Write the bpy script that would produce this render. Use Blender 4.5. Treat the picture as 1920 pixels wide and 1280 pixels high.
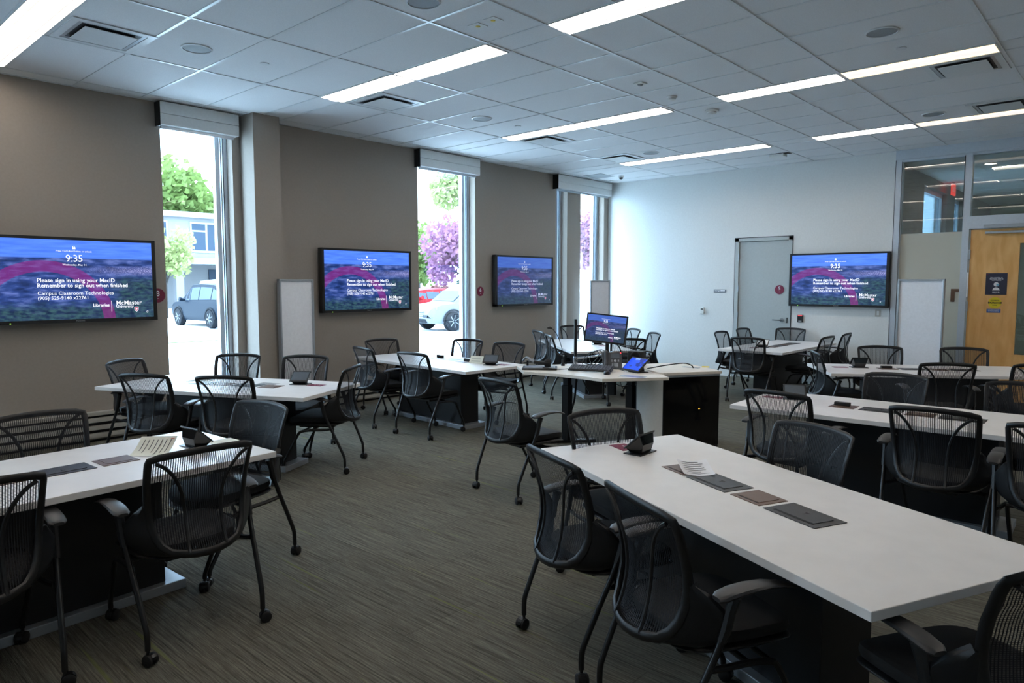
import bpy, math, random
from mathutils import Vector, Matrix
for _o in list(bpy.data.objects): bpy.data.objects.remove(_o)
SC = bpy.context.scene
COL = SC.collection
R = math.radians
PI = math.pi
random.seed(7)

# ------------------------------------------------------------------ camera
EYE = 1.64
cam_d = bpy.data.cameras.new('camera'); cam_d.sensor_width = 36.0
cam_d.lens = 1318.5 * 36.0 / 1920.0; cam_d.clip_end = 400
cam = bpy.data.objects.new('camera', cam_d); COL.objects.link(cam)
cam.location = (0, 0, EYE); cam.rotation_euler = (R(90 - 4.70), 0, R(42.32))
SC.camera = cam

# ------------------------------------------------------------------ world, light, exposure
SC.view_settings.view_transform = 'Standard'; SC.view_settings.look = 'None'
SC.view_settings.gamma = 1.0; SC.view_settings.use_curve_mapping = False
SC.view_settings.exposure = 0.86
SKY_POWER = 11.5
TUBE_POWER = 13.5
w = bpy.data.worlds.new('overcast_sky'); SC.world = w; w.use_nodes = True
wn = w.node_tree; wn.nodes.clear()
w_out = wn.nodes.new('ShaderNodeOutputWorld'); w_bg = wn.nodes.new('ShaderNodeBackground')
w_tc = wn.nodes.new('ShaderNodeTexCoord'); w_sep = wn.nodes.new('ShaderNodeSeparateXYZ'); w_rmp = wn.nodes.new('ShaderNodeValToRGB')
wn.links.new(w_tc.outputs['Generated'], w_sep.inputs[0]); wn.links.new(w_sep.outputs[2], w_rmp.inputs[0])
w_rmp.color_ramp.elements[0].position = 0.0; w_rmp.color_ramp.elements[0].color = (0.57, 0.79, 1.0, 1)
w_rmp.color_ramp.elements[1].position = 0.8; w_rmp.color_ramp.elements[1].color = (0.53, 0.76, 1.0, 1)
wn.links.new(w_rmp.outputs[0], w_bg.inputs[0]); w_bg.inputs[1].default_value = SKY_POWER
wn.links.new(w_bg.outputs[0], w_out.inputs[0])
sun_d = bpy.data.lights.new('hazy_sun', 'SUN'); sun_d.energy = 1.0; sun_d.angle = R(12); sun_d.color = (1, 0.95, 0.88)
sun = bpy.data.objects.new('hazy_sun', sun_d); COL.objects.link(sun)
sun.rotation_euler = (R(38), 0, R(200)); sun.location = (-20, 10, 30)   # shines from behind the building onto the street

WX = -8.122      # window wall plane
BY = 11.771      # far wall plane
CZ = 3.61        # ceiling
PORTALS = [(-4.3, -3.45), (-0.55, 0.30), (3.21, 4.02), (6.85, 8.04), (10.10, 11.62)]
for a, b in PORTALS:
    ld = bpy.data.lights.new('window_portal', 'AREA'); ld.shape = 'RECTANGLE'; ld.size = b - a; ld.size_y = 3.05
    ld.cycles.is_portal = True
    lo = bpy.data.objects.new('window_portal', ld); COL.objects.link(lo)
    lo.location = (WX - 0.24, (a + b) / 2, 1.87)
    lo.rotation_euler = (0, R(-90), 0); lo.rotation_euler = Matrix(((0, 0, -1), (1, 0, 0), (0, -1, 0))).to_euler()

# ------------------------------------------------------------------ helpers
def srgb(r, g, b):
    f = lambda c: ((c / 255.0) / 12.92) if c / 255.0 <= 0.04045 else (((c / 255.0) + 0.055) / 1.055) ** 2.4
    return (f(r), f(g), f(b), 1.0)

def new_mat(name):
    m = bpy.data.materials.new(name); m.use_nodes = True
    return m, m.node_tree, m.node_tree.nodes['Principled BSDF']

def mat(name, col, rough=0.5, metal=0.0, spec=0.5, var=0.0, vscale=40.0, bump=0.0, bscale=200.0, coat=0.0):
    m, nt, p = new_mat(name)
    p.inputs['Roughness'].default_value = rough; p.inputs['Metallic'].default_value = metal
    p.inputs['Specular IOR Level'].default_value = spec; p.inputs['Base Color'].default_value = col
    if coat: p.inputs['Coat Weight'].default_value = coat
    tc = nt.nodes.new('ShaderNodeTexCoord')
    nz = nt.nodes.new('ShaderNodeTexNoise'); nz.inputs['Scale'].default_value = vscale; nz.inputs['Detail'].default_value = 3
    nt.links.new(tc.outputs['Object'], nz.inputs['Vector'])
    v = max(var, 0.03)
    mr = nt.nodes.new('ShaderNodeMapRange'); mr.inputs[1].default_value = 0.3; mr.inputs[2].default_value = 0.7
    mr.inputs[3].default_value = 1 - v; mr.inputs[4].default_value = 1 + v
    mx = nt.nodes.new('ShaderNodeVectorMath'); mx.operation = 'SCALE'; mx.inputs[0].default_value = col[:3]
    nt.links.new(nz.outputs[0], mr.inputs[0]); nt.links.new(mr.outputs[0], mx.inputs['Scale']); nt.links.new(mx.outputs[0], p.inputs['Base Color'])
    if bump:
        n2 = nt.nodes.new('ShaderNodeTexNoise'); n2.inputs['Scale'].default_value = bscale; n2.inputs['Detail'].default_value = 2
        bp = nt.nodes.new('ShaderNodeBump'); bp.inputs['Strength'].default_value = bump; bp.inputs['Distance'].default_value = 0.002
        nt.links.new(tc.outputs['Object'], n2.inputs['Vector']); nt.links.new(n2.outputs[0], bp.inputs['Height']); nt.links.new(bp.outputs[0], p.inputs['Normal'])
    return m

def emit(name, col, power):
    m, nt, p = new_mat(name)
    p.inputs['Base Color'].default_value = (col[0] * .8, col[1] * .8, col[2] * .8, 1); p.inputs['Roughness'].default_value = 0.5
    p.inputs['Emission Color'].default_value = col; p.inputs['Emission Strength'].default_value = power
    return m

class MB:
    def __init__(s): s.v = []; s.f = []
    def add(s, vs, fs):
        k = len(s.v); s.v += [tuple(x) for x in vs]; s.f += [tuple(i + k for i in f) for f in fs]; return s
    def box(s, x0, x1, y0, y1, z0, z1):
        return s.add([(x0, y0, z0), (x1, y0, z0), (x1, y1, z0), (x0, y1, z0), (x0, y0, z1), (x1, y0, z1), (x1, y1, z1), (x0, y1, z1)],
                     [(0, 3, 2, 1), (4, 5, 6, 7), (0, 1, 5, 4), (1, 2, 6, 5), (2, 3, 7, 6), (3, 0, 4, 7)])
    def prism(s, pts, z0, z1):        # pts: xy outline, counter-clockwise
        n = len(pts)
        return s.add([(x, y, z0) for x, y in pts] + [(x, y, z1) for x, y in pts],
                     [tuple(range(n - 1, -1, -1)), tuple(range(n, 2 * n))] + [(i, (i + 1) % n, n + (i + 1) % n, n + i) for i in range(n)])
    def lathe(s, prof, n=20, c=(0, 0, 0), axis='z'):   # prof: (r, h)
        vs = []; fs = []
        for r, h in prof:
            for i in range(n):
                a = 2 * PI * i / n; q = (r * math.cos(a), r * math.sin(a), h)
                if axis == 'x': q = (h, q[0], q[1])
                if axis == 'y': q = (q[1], h, q[0])
                vs.append((q[0] + c[0], q[1] + c[1], q[2] + c[2]))
        for j in range(len(prof) - 1):
            for i in range(n): fs.append((j * n + i, j * n + (i + 1) % n, (j + 1) * n + (i + 1) % n, (j + 1) * n + i))
        fs.append(tuple(range(n - 1, -1, -1))); fs.append(tuple((len(prof) - 1) * n + i for i in range(n)))
        return s.add(vs, fs)
    def tube(s, pts, r, n=8, closed=False, flat=1.0, up=(0, 0, 1)):   # r: radius or list; flat scales along the second normal
        P = [Vector(p) for p in pts]; m = len(P); rr = r if isinstance(r, (list, tuple)) else [r] * m
        vs = []; U = Vector(up); prev = None
        for i in range(m):
            if closed: t = P[(i + 1) % m] - P[i - 1]
            else: t = P[min(i + 1, m - 1)] - P[max(i - 1, 0)]
            t.normalize()
            if prev is None:
                a = t.cross(U)
                if a.length < 1e-3: a = t.cross(Vector((1, 0, 0)))
            else: a = prev - t * prev.dot(t)
            a.normalize(); prev = a; b = t.cross(a)
            for k in range(n):
                q = 2 * PI * k / n
                vs.append(P[i] + a * (math.cos(q) * rr[i]) + b * (math.sin(q) * rr[i] * flat))
        fs = []
        for i in range(m if closed else m - 1):
            j = (i + 1) % m
            for k in range(n): fs.append((i * n + k, i * n + (k + 1) % n, j * n + (k + 1) % n, j * n + k))
        if not closed: fs.append(tuple(range(n - 1, -1, -1))); fs.append(tuple((m - 1) * n + k for k in range(n)))
        return s.add(vs, fs)
    def grid(s, rows):                # rows of equal length point lists
        n = len(rows[0]); vs = [p for r_ in rows for p in r_]
        fs = [(j * n + i, j * n + i + 1, (j + 1) * n + i + 1, (j + 1) * n + i) for j in range(len(rows) - 1) for i in range(n - 1)]
        return s.add(vs, fs)
    def move(s, M):
        s.v = [tuple(M @ Vector(q)) for q in s.v]; return s
    def mesh(s, name, m, smooth=False):
        me = bpy.data.meshes.new(name); me.from_pydata(s.v, [], s.f); me.update()
        if m: me.materials.append(m)
        if smooth:
            for p in me.polygons: p.use_smooth = True
        return me
    def build(s, name, m, parent=None, smooth=False, bevel=0.0, fix=True):
        me = s.mesh(name, m, smooth)
        if fix:
            import bmesh
            b = bmesh.new(); b.from_mesh(me); bmesh.ops.recalc_face_normals(b, faces=b.faces); b.to_mesh(me); b.free()
        o = bpy.data.objects.new(name, me); COL.objects.link(o)
        if parent: o.parent = parent
        if bevel:
            bv = o.modifiers.new('bevel', 'BEVEL'); bv.width = bevel; bv.segments = 2; bv.limit_method = 'ANGLE'; bv.angle_limit = R(40)
        if smooth:
            wn_ = o.modifiers.new('normals', 'WEIGHTED_NORMAL'); wn_.keep_sharp = True
            me.set_sharp_from_angle(angle=R(42))
        return o

def smoothpath(pts, k=4):             # Catmull-Rom
    P = [Vector(p) for p in pts]; P = [P[0] * 2 - P[1]] + P + [P[-1] * 2 - P[-2]]
    out = []
    for i in range(1, len(P) - 2):
        for j in range(k):
            t = j / k; a, b, c, d = P[i - 1], P[i], P[i + 1], P[i + 2]
            out.append(0.5 * ((2 * b) + (c - a) * t + (2 * a - 5 * b + 4 * c - d) * t * t + (3 * b - a - 3 * c + d) * t ** 3))
    out.append(P[-2]); return out

def tag(o, label, cat, group=None, kind=None):
    o['label'] = label; o['category'] = cat
    if group: o['group'] = group
    if kind: o['kind'] = kind
    return o
def thing(name, label, cat, loc=(0, 0, 0), rz=0.0, group=None):
    o = bpy.data.objects.new(name, None); o.empty_display_size = .1; COL.objects.link(o)
    o.location = loc; o.rotation_euler = (0, 0, rz); return tag(o, label, cat, group)
def struct(o, label=None, cat=None):
    o['kind'] = 'structure'
    if label: o['label'] = label
    if cat: o['category'] = cat
    return o
KIDS = {}
def copy_tree(o, parent=None):
    c = o.copy(); COL.objects.link(c); c.parent = parent
    for ch in list(o.children): copy_tree(ch, c)
    return c

def text_mesh(name, body, size, m, align='LEFT', bold=0.0, depth=0.0004, sx=1.0, serif=False):
    cu = bpy.data.curves.new(name, 'FONT'); cu.body = body; cu.size = size; cu.align_x = align; cu.align_y = 'CENTER'
    cu.offset = bold; cu.extrude = depth; cu.resolution_u = 2
    o = bpy.data.objects.new(name, cu); COL.objects.link(o)
    bpy.context.view_layer.update()
    me = bpy.data.meshes.new_from_object(o.evaluated_get(bpy.context.evaluated_depsgraph_get()))
    bpy.data.objects.remove(o)
    me.materials.clear(); me.materials.append(m)
    for v in me.vertices: v.co.x *= sx
    return me
def join_meshes(name, parts, m):      # parts: (mesh, matrix)
    mb = MB()
    for me, M in parts:
        k = len(mb.v); mb.v += [tuple(M @ v.co) for v in me.vertices]; mb.f += [tuple(i + k for i in p.vertices) for p in me.polygons]
    return mb.mesh(name, m)

# ------------------------------------------------------------------ materials
M_taupe = mat('taupe_paint', srgb(154, 145, 136), .75, var=.02, bump=.25, bscale=350)
M_white = mat('white_paint', srgb(224, 226, 224), .6, var=.015, bump=.1, bscale=300)
M_back = mat('pale_paint', srgb(222, 224, 222), .6, var=.015, bump=.1, bscale=300)
M_tile = mat('ceiling_tile', srgb(226, 228, 230), .9, var=.05, vscale=120, bump=.5, bscale=500)
M_grid = mat('ceiling_bar', srgb(214, 218, 220), .35, spec=.6)
M_alu = mat('satin_aluminium', srgb(176, 182, 188), .35, metal=.75)
M_frame = mat('window_aluminium', srgb(196, 204, 212), .4, metal=.4)
M_dark = mat('black_plastic', srgb(19, 20, 22), .38, spec=.5, bump=.2, bscale=900)
M_brk = mat('bracket_plastic', srgb(22, 24, 27), .42, spec=.4)
M_leg = mat('black_powder_coat', srgb(17, 18, 20), .32, spec=.55)
M_seat = mat('black_seat_fabric', srgb(19, 20, 22), .8, var=.1, vscale=300, bump=.4, bscale=900)
M_pad = mat('grey_black_arm_pad', srgb(40, 40, 41), .42)
M_top = mat('pale_laminate', srgb(226, 223, 220), .38, var=.012, vscale=8, spec=.45)
M_edge = mat('laminate_edge', srgb(196, 196, 196), .5)
M_base = mat('black_laminate', srgb(16, 17, 20), .45, var=.08, vscale=60)
M_steel = mat('brushed_plinth', srgb(160, 165, 170), .48, metal=.6)
M_gloss = mat('gloss_black', srgb(8, 9, 11), .06, spec=.6)
M_black = mat('matt_black', srgb(14, 14, 16), .6)
M_bronze = mat('bronze_plate', srgb(104, 78, 62), .4, metal=.3)
M_gun = mat('gunmetal_plate', srgb(50, 49, 48), .4, metal=.4)
M_maroon = mat('maroon_print', srgb(118, 22, 58), .5)
M_paper = mat('paper', srgb(222, 222, 208), .8)
M_ink = mat('ink', srgb(60, 58, 62), .8)
M_glossw = mat('whiteboard_face', srgb(240, 243, 248), .18, spec=.5)
M_door = mat('grey_door_paint', srgb(176, 184, 184), .5, var=.02)
M_cream = mat('cream_metal', srgb(186, 182, 172), .45, metal=.2)
M_yellow = mat('yellow_paper', srgb(232, 208, 96), .7)
M_chrome = mat('chrome', srgb(190, 192, 196), .15, metal=1)
M_textw = mat('white_print', srgb(230, 230, 232), .6)

def grain_mat(name, c0, c1, scale):
    m, nt, p = new_mat(name); p.inputs['Roughness'].default_value = .4
    tc = nt.nodes.new('ShaderNodeTexCoord'); mp = nt.nodes.new('ShaderNodeMapping'); mp.inputs['Scale'].default_value = scale
    nz = nt.nodes.new('ShaderNodeTexNoise'); nz.inputs['Scale'].default_value = 3.0; nz.inputs['Detail'].default_value = 6; nz.inputs['Distortion'].default_value = .6
    cr = nt.nodes.new('ShaderNodeValToRGB'); cr.color_ramp.elements[0].position = .3; cr.color_ramp.elements[1].position = .7
    cr.color_ramp.elements[0].color = c0; cr.color_ramp.elements[1].color = c1
    nt.links.new(tc.outputs['Object'], mp.inputs[0]); nt.links.new(mp.outputs[0], nz.inputs['Vector']); nt.links.new(nz.outputs[0], cr.inputs[0]); nt.links.new(cr.outputs[0], p.inputs['Base Color'])
    return m
M_maple = grain_mat('maple_veneer', srgb(222, 164, 92), srgb(238, 188, 120), (4, 4, 1.1))

def carpet():
    m, nt, p = new_mat('striped_carpet'); p.inputs['Roughness'].default_value = .95; p.inputs['Specular IOR Level'].default_value = .15
    N = nt.nodes.new; L = nt.links.new
    tc = N('ShaderNodeTexCoord')
    def noise(sc, vec, det=3):
        mp = N('ShaderNodeMapping'); mp.inputs['Scale'].default_value = vec; n = N('ShaderNodeTexNoise'); n.inputs['Scale'].default_value = sc; n.inputs['Detail'].default_value = det
        L(tc.outputs['Object'], mp.inputs[0]); L(mp.outputs[0], n.inputs['Vector']); return n.outputs[0]
    def ramp(src, e):
        c = N('ShaderNodeValToRGB'); L(src, c.inputs[0]); el = c.color_ramp.elements
        el[0].position, el[0].color = e[0]; el[1].position, el[1].color = e[1]
        for q in e[2:]: x = el.new(q[0]); x.color = q[1]
        return c.outputs[0]
    streak = ramp(noise(1.0, (2.6, 120, 1), 5), [(.30, srgb(70, 68, 61)), (.70, srgb(120, 117, 105))])
    fine = ramp(noise(1.0, (14, 330, 1), 2), [(.3, (.68, .68, .68, 1)), (.7, (1.3, 1.3, 1.3, 1))])
    m1 = N('ShaderNodeMix'); m1.data_type = 'RGBA'; m1.blend_type = 'MULTIPLY'; m1.inputs[0].default_value = 1; L(streak, m1.inputs[6]); L(fine, m1.inputs[7])
    grn = ramp(noise(1.0, (.7, 26, 1), 2), [(.685, (0, 0, 0, 1)), (.72, (1, 1, 1, 1))])
    m2 = N('ShaderNodeMix'); m2.data_type = 'RGBA'; L(m1.outputs[2], m2.inputs[6]); m2.inputs[7].default_value = srgb(122, 128, 62)
    mu = N('ShaderNodeMath'); mu.operation = 'MULTIPLY'; mu.inputs[1].default_value = .45; L(grn, mu.inputs[0]); L(mu.outputs[0], m2.inputs[0])
    br = N('ShaderNodeTexBrick'); br.inputs['Scale'].default_value = 1; br.inputs['Brick Width'].default_value = 1.0; br.inputs['Row Height'].default_value = .5
    br.inputs['Mortar Size'].default_value = .003; br.inputs['Color1'].default_value = (.93, .93, .93, 1); br.inputs['Color2'].default_value = (1.07, 1.07, 1.07, 1); br.inputs['Mortar'].default_value = (.7, .7, .7, 1)
    L(tc.outputs['Object'], br.inputs['Vector'])
    m3 = N('ShaderNodeMix'); m3.data_type = 'RGBA'; m3.blend_type = 'MULTIPLY'; m3.inputs[0].default_value = 1; L(m2.outputs[2], m3.inputs[6]); L(br.outputs[0], m3.inputs[7])
    L(m3.outputs[2], p.inputs['Base Color'])
    bp = N('ShaderNodeBump'); bp.inputs['Strength'].default_value = .5; bp.inputs['Distance'].default_value = .004
    L(noise(1.0, (60, 300, 1), 2), bp.inputs['Height']); L(bp.outputs[0], p.inputs['Normal'])
    return m
M_carpet = carpet()

def glass_mat(name, tint=(.95, .98, 1, 1), refl=1.0):
    m = bpy.data.materials.new(name); m.use_nodes = True; nt = m.node_tree; nt.nodes.clear()
    o = nt.nodes.new('ShaderNodeOutputMaterial'); t = nt.nodes.new('ShaderNodeBsdfTransparent'); g = nt.nodes.new('ShaderNodeBsdfGlossy'); mx = nt.nodes.new('ShaderNodeMixShader')
    fr = nt.nodes.new('ShaderNodeFresnel'); fr.inputs[0].default_value = 1.5; mu = nt.nodes.new('ShaderNodeMath'); mu.operation = 'MULTIPLY'; mu.inputs[1].default_value = refl
    t.inputs[0].default_value = tint; g.inputs['Roughness'].default_value = 0.01; g.inputs[0].default_value = (1, 1, 1, 1)
    nt.links.new(fr.outputs[0], mu.inputs[0]); nt.links.new(mu.outputs[0], mx.inputs[0]); nt.links.new(t.outputs[0], mx.inputs[1]); nt.links.new(g.outputs[0], mx.inputs[2]); nt.links.new(mx.outputs[0], o.inputs[0])
    return m
M_glass = glass_mat('window_glass', (.96, .99, 1, 1), .2)
M_pglass = glass_mat('partition_glass', (.72, .74, .70, 1), 1.8)
def frost():
    m = bpy.data.materials.new('frosted_film'); m.use_nodes = True; nt = m.node_tree; nt.nodes.clear()
    o = nt.nodes.new('ShaderNodeOutputMaterial'); d = nt.nodes.new('ShaderNodeBsdfDiffuse'); t = nt.nodes.new('ShaderNodeBsdfTranslucent'); g = nt.nodes.new('ShaderNodeBsdfGlossy')
    a = nt.nodes.new('ShaderNodeMixShader'); b = nt.nodes.new('ShaderNodeMixShader'); c = srgb(220, 218, 204)
    tc = nt.nodes.new('ShaderNodeTexCoord'); nz = nt.nodes.new('ShaderNodeTexNoise'); nz.inputs['Scale'].default_value = 2; cr = nt.nodes.new('ShaderNodeValToRGB')
    cr.color_ramp.elements[0].color = srgb(214, 212, 198); cr.color_ramp.elements[1].color = srgb(224, 222, 210)
    nt.links.new(tc.outputs['Object'], nz.inputs[0]); nt.links.new(nz.outputs[0], cr.inputs[0]); nt.links.new(cr.outputs[0], d.inputs[0])
    t.inputs[0].default_value = c; g.inputs['Roughness'].default_value = .15; a.inputs[0].default_value = .35; b.inputs[0].default_value = .05
    nt.links.new(d.outputs[0], a.inputs[1]); nt.links.new(t.outputs[0], a.inputs[2]); nt.links.new(a.outputs[0], b.inputs[1]); nt.links.new(g.outputs[0], b.inputs[2]); nt.links.new(b.outputs[0], o.inputs[0])
    return m
M_frost = frost()

def mesh_fabric():
    m = bpy.data.materials.new('chair_mesh_fabric'); m.use_nodes = True; nt = m.node_tree; p = nt.nodes['Principled BSDF']; N = nt.nodes.new; L = nt.links.new
    p.inputs['Base Color'].default_value = srgb(24, 27, 33); p.inputs['Roughness'].default_value = .6; p.inputs['Specular IOR Level'].default_value = .4
    tc = N('ShaderNodeTexCoord'); sp = N('ShaderNodeSeparateXYZ'); L(tc.outputs['Object'], sp.inputs[0])
    def wave(sock, period, open_at):
        a = N('ShaderNodeMath'); a.operation = 'MULTIPLY'; a.inputs[1].default_value = 2 * PI / period; L(sock, a.inputs[0])
        s = N('ShaderNodeMath'); s.operation = 'SINE'; L(a.outputs[0], s.inputs[0])
        g = N('ShaderNodeMath'); g.operation = 'GREATER_THAN'; g.inputs[1].default_value = open_at; L(s.outputs[0], g.inputs[0]); return g.outputs[0]
    hx = wave(sp.outputs[0], .0095, -.30); hz = wave(sp.outputs[2], .0060, -.80)
    mu = N('ShaderNodeMath'); mu.operation = 'MULTIPLY'; L(hx, mu.inputs[0]); L(hz, mu.inputs[1])
    tr = N('ShaderNodeBsdfTransparent'); mx = N('ShaderNodeMixShader'); L(mu.outputs[0], mx.inputs[0]); L(p.outputs[0], mx.inputs[1]); L(tr.outputs[0], mx.inputs[2])
    L(mx.outputs[0], nt.nodes['Material Output'].inputs[0]); return m
M_mesh = mesh_fabric()

def screen_mat(name, power, wash):
    m, nt, p = new_mat(name); N = nt.nodes.new; L = nt.links.new
    p.inputs['Base Color'].default_value = (.008, .009, .012, 1); p.inputs['Roughness'].default_value = .22
    uv = N('ShaderNodeUVMap'); sp = N('ShaderNodeSeparateXYZ'); L(uv.outputs[0], sp.inputs[0])
    def math_(op, a, b=None, cl=False):
        n = N('ShaderNodeMath'); n.operation = op; n.use_clamp = cl
        for i, x in enumerate((a, b)):
            if x is None: continue
            if isinstance(x, (int, float)): n.inputs[i].default_value = x
            else: L(x, n.inputs[i])
        return n.outputs[0]
    def noise(vec, sc, det=5):
        mp = N('ShaderNodeMapping'); mp.inputs['Scale'].default_value = vec; n = N('ShaderNodeTexNoise'); n.inputs['Scale'].default_value = sc; n.inputs['Detail'].default_value = det
        L(uv.outputs[0], mp.inputs[0]); L(mp.outputs[0], n.inputs['Vector']); return n.outputs[0]
    def ramp(src, es):
        c = N('ShaderNodeValToRGB'); L(src, c.inputs[0]); el = c.color_ramp.elements
        el[0].position, el[0].color = es[0]; el[1].position, el[1].color = es[1]
        for q in es[2:]: x = el.new(q[0]); x.color = q[1]
        return c.outputs[0]
    def mix(f, a, b, bl='MIX'):
        n = N('ShaderNodeMix'); n.data_type = 'RGBA'; n.blend_type = bl
        for i, x in ((0, f), (6, a), (7, b)):
            if isinstance(x, (int, float)): n.inputs[i].default_value = x
            elif isinstance(x, tuple): n.inputs[i].default_value = x
            else: L(x, n.inputs[i])
        return n.outputs[2]
    U, V = sp.outputs[0], sp.outputs[1]
    sky = mix(noise((3, 18, 1), 1.6), srgb(24, 72, 204), srgb(98, 148, 246))
    land = ramp(noise((7, 13, 1), 1.3, 10), [(.34, srgb(14, 36, 84)), (.66, srgb(86, 104, 168)), (.5, srgb(36, 60, 122))])
    town = ramp(noise((50, 60, 1), 2.0, 3), [(.45, srgb(60, 70, 130)), (.62, srgb(170, 170, 220))])
    tw = math_('MULTIPLY', math_('SUBTRACT', 1, math_('MULTIPLY', math_('ABSOLUTE', math_('SUBTRACT', V, .62)), 14), True), math_('MULTIPLY', math_('SUBTRACT', U, .5, True), 2.2, True))
    land = mix(tw, land, town)
    trees = ramp(noise((17, 20, 1), 1.5, 8), [(.38, srgb(8, 28, 54)), (.66, srgb(52, 86, 82))])
    tf = math_('MAXIMUM', math_('MULTIPLY', math_('SUBTRACT', .24, V, True), 8, True), math_('MULTIPLY', math_('MULTIPLY', math_('SUBTRACT', U, .68, True), 9, True), math_('MULTIPLY', math_('SUBTRACT', .58, V, True), 9, True)))
    land = mix(math_('MULTIPLY', tf, .85), land, trees)
    hz = math_('MULTIPLY', math_('SUBTRACT', V, .765), 60, True)
    img = mix(hz, land, sky)
    dx = math_('MULTIPLY', math_('SUBTRACT', U, .285), 1.78); dy = math_('SUBTRACT', V, -.06)
    rr = math_('SQRT', math_('ADD', math_('MULTIPLY', dx, dx), math_('MULTIPLY', dy, dy)))
    ring = math_('MULTIPLY', math_('GREATER_THAN', rr, .66), math_('LESS_THAN', rr, .80))
    img = mix(math_('MULTIPLY', ring, .58), img, srgb(122, 14, 112))
    img = mix(wash, img, srgb(70, 84, 124))
    L(img, p.inputs['Emission Color']); p.inputs['Emission Strength'].default_value = power
    return m
M_scr = screen_mat('signed_in_screen', .80, 0.0)
M_scr2 = screen_mat('signed_in_screen_washed', .50, .25)
M_txt = emit('screen_lettering', (.9, .92, 1, 1), .55)
M_txt2 = emit('screen_lettering_dim', (.62, .66, .85, 1), .3)

# ------------------------------------------------------------------ room shell
RX, NY = 4.2, -5.5                    # right wall, near wall (behind the camera)
struct(MB().box(WX - .25, RX + .2, NY - .2, BY + .19, -.12, 0).build('floor', M_carpet), 'striped grey and olive carpet tile floor', 'floor')
ceil = struct(MB().box(WX - .25, RX + .2, NY - .2, BY + .02, CZ, CZ + .12).build('ceiling', M_tile), 'suspended ceiling of pale mineral tiles', 'ceiling')
GX = [-7.88 + 1.241 * k for k in range(5)] + [-3.546, -2.299, -1.058, .18, 1.42, 2.66, 3.9]
GX = sorted(set(round(x, 3) for x in GX))
ROWS = [4.265 + 2.797 * k for k in range(-3, 3)]          # near edge of each band of lights
g = MB()
for x in GX: g.box(x - .012, x + .012, NY, BY, CZ - .006, CZ + .001)
ys = []
for y0 in ROWS:
    ys += [y0, y0 + .285] + [y0 + .285 + .628 * k for k in (1, 2, 3)]
for y in ys:
    if NY < y < BY - .05: g.box(WX, RX, y - .012, y + .012, CZ - .005, CZ + .001)
g.box(WX, WX + .025, NY, BY, CZ - .006, CZ + .001); g.box(WX, RX, BY - .025, BY, CZ - .006, CZ + .001)
g.build('ceiling_grid', M_grid, ceil)

# window wall with its openings
SILL, HEAD = .34, 3.46
wl = MB(); edges = [NY - .2]
for a, b in PORTALS[:4]: edges += [a, b]
edges += [10.10, 10.44, 10.85, 11.62, BY]
for i in range(0, len(edges), 2): wl.box(WX - .22, WX, edges[i], edges[i + 1], 0, CZ)
for i in range(1, len(edges) - 1, 2):
    wl.box(WX - .22, WX, edges[i], edges[i + 1], 0, SILL); wl.box(WX - .22, WX, edges[i], edges[i + 1], HEAD, CZ)
struct(wl.build('wall_left', M_taupe), 'taupe window wall', 'wall')
struct(MB().box(WX, -7.80, 4.12, 4.455, 0, CZ).build('trim_1', M_taupe), 'taupe square column beside the first window', 'column')
for n, (a, b) in enumerate([(-4.3, -3.45), (-0.55, 0.30), (3.21, 4.02), (6.85, 8.04), (10.10, 10.44), (10.85, 11.62)], 1):
    fr = MB(); x0, x1 = WX - .22, WX - .14
    fr.box(x0, x1, b - .055, b, SILL, HEAD); fr.box(x0, x1, a, a + .05, SILL, HEAD); fr.box(x0, x1, a, b, HEAD - .05, HEAD); fr.box(x0, x1, a, b, SILL, SILL + .06)
    fr.box(x0 - .02, x1 - .03, b - .13, b - .075, SILL, HEAD)
    wo = struct(fr.build('window_%d' % n, M_frame), 'tall narrow aluminium framed window', 'window')
    MB().box(WX - .200, WX - .192, a + .05, b - .055, SILL + .06, HEAD - .05).build('pane', M_glass, wo)
    MB().box(x1 - .002, x1 + .004, b - .05, b - .044, SILL, HEAD).box(x1 - .002, x1 + .004, b - .078, b - .07, SILL, HEAD).build('gasket', M_black, wo)
    MB().box(WX - .14, WX + .01, a + .001, b - .001, SILL - .001, SILL + .012).build('window_sill', M_frame, wo)
# far wall, with door opening and glazed partition
bw = MB(); Y0, Y1 = BY, BY + .18
bw.box(WX - .22, -5.44, Y0, Y1, 0, CZ); bw.box(-5.44, -4.45, Y0, Y1, 2.40, CZ); bw.box(-4.45, -2.95, Y0, Y1, 0, CZ)
struct(bw.build('wall_back', M_back), 'pale white far wall', 'wall')
struct(MB().box(RX, RX + .2, NY - .2, BY + .2, 0, CZ).build('wall_right', M_white), 'white side wall', 'wall')
struct(MB().box(WX - .25, RX + .2, NY - .2, NY, 0, CZ).build('wall_front', M_white), 'white wall behind the photographer', 'wall')
# grey door
dr = struct(MB().box(-5.37, -4.515, BY + .02, BY + .065, .01, 2.36).build('door_1', M_door), 'pale grey flush door in the far wall', 'door')
f = MB(); f.box(-5.44, -5.375, BY - .012, BY + .10, 0, 2.42).box(-4.51, -4.45, BY - .012, BY + .10, 0, 2.42).box(-5.44, -4.45, BY - .012, BY + .10, 2.365, 2.42)
f.build('door_frame', M_door, dr)
MB().box(-5.44, -4.45, BY + .12, BY + .17, 0, 2.40).build('closed_back', M_black, dr)
MB().box(-5.452, -5.440, BY - .006, BY - .001, 0, 2.43).box(-4.45, -4.438, BY - .006, BY - .001, 0, 2.43).box(-5.452, -4.438, BY - .006, BY - .001, 2.42, 2.432).build('shadow_gap', M_black, dr)
for z in (.35, 1.10, 1.55, 2.1): MB().box(-5.383, -5.366, BY - .018, BY + .02, z - .05, z + .05).build('hinge', M_alu, dr)
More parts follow.
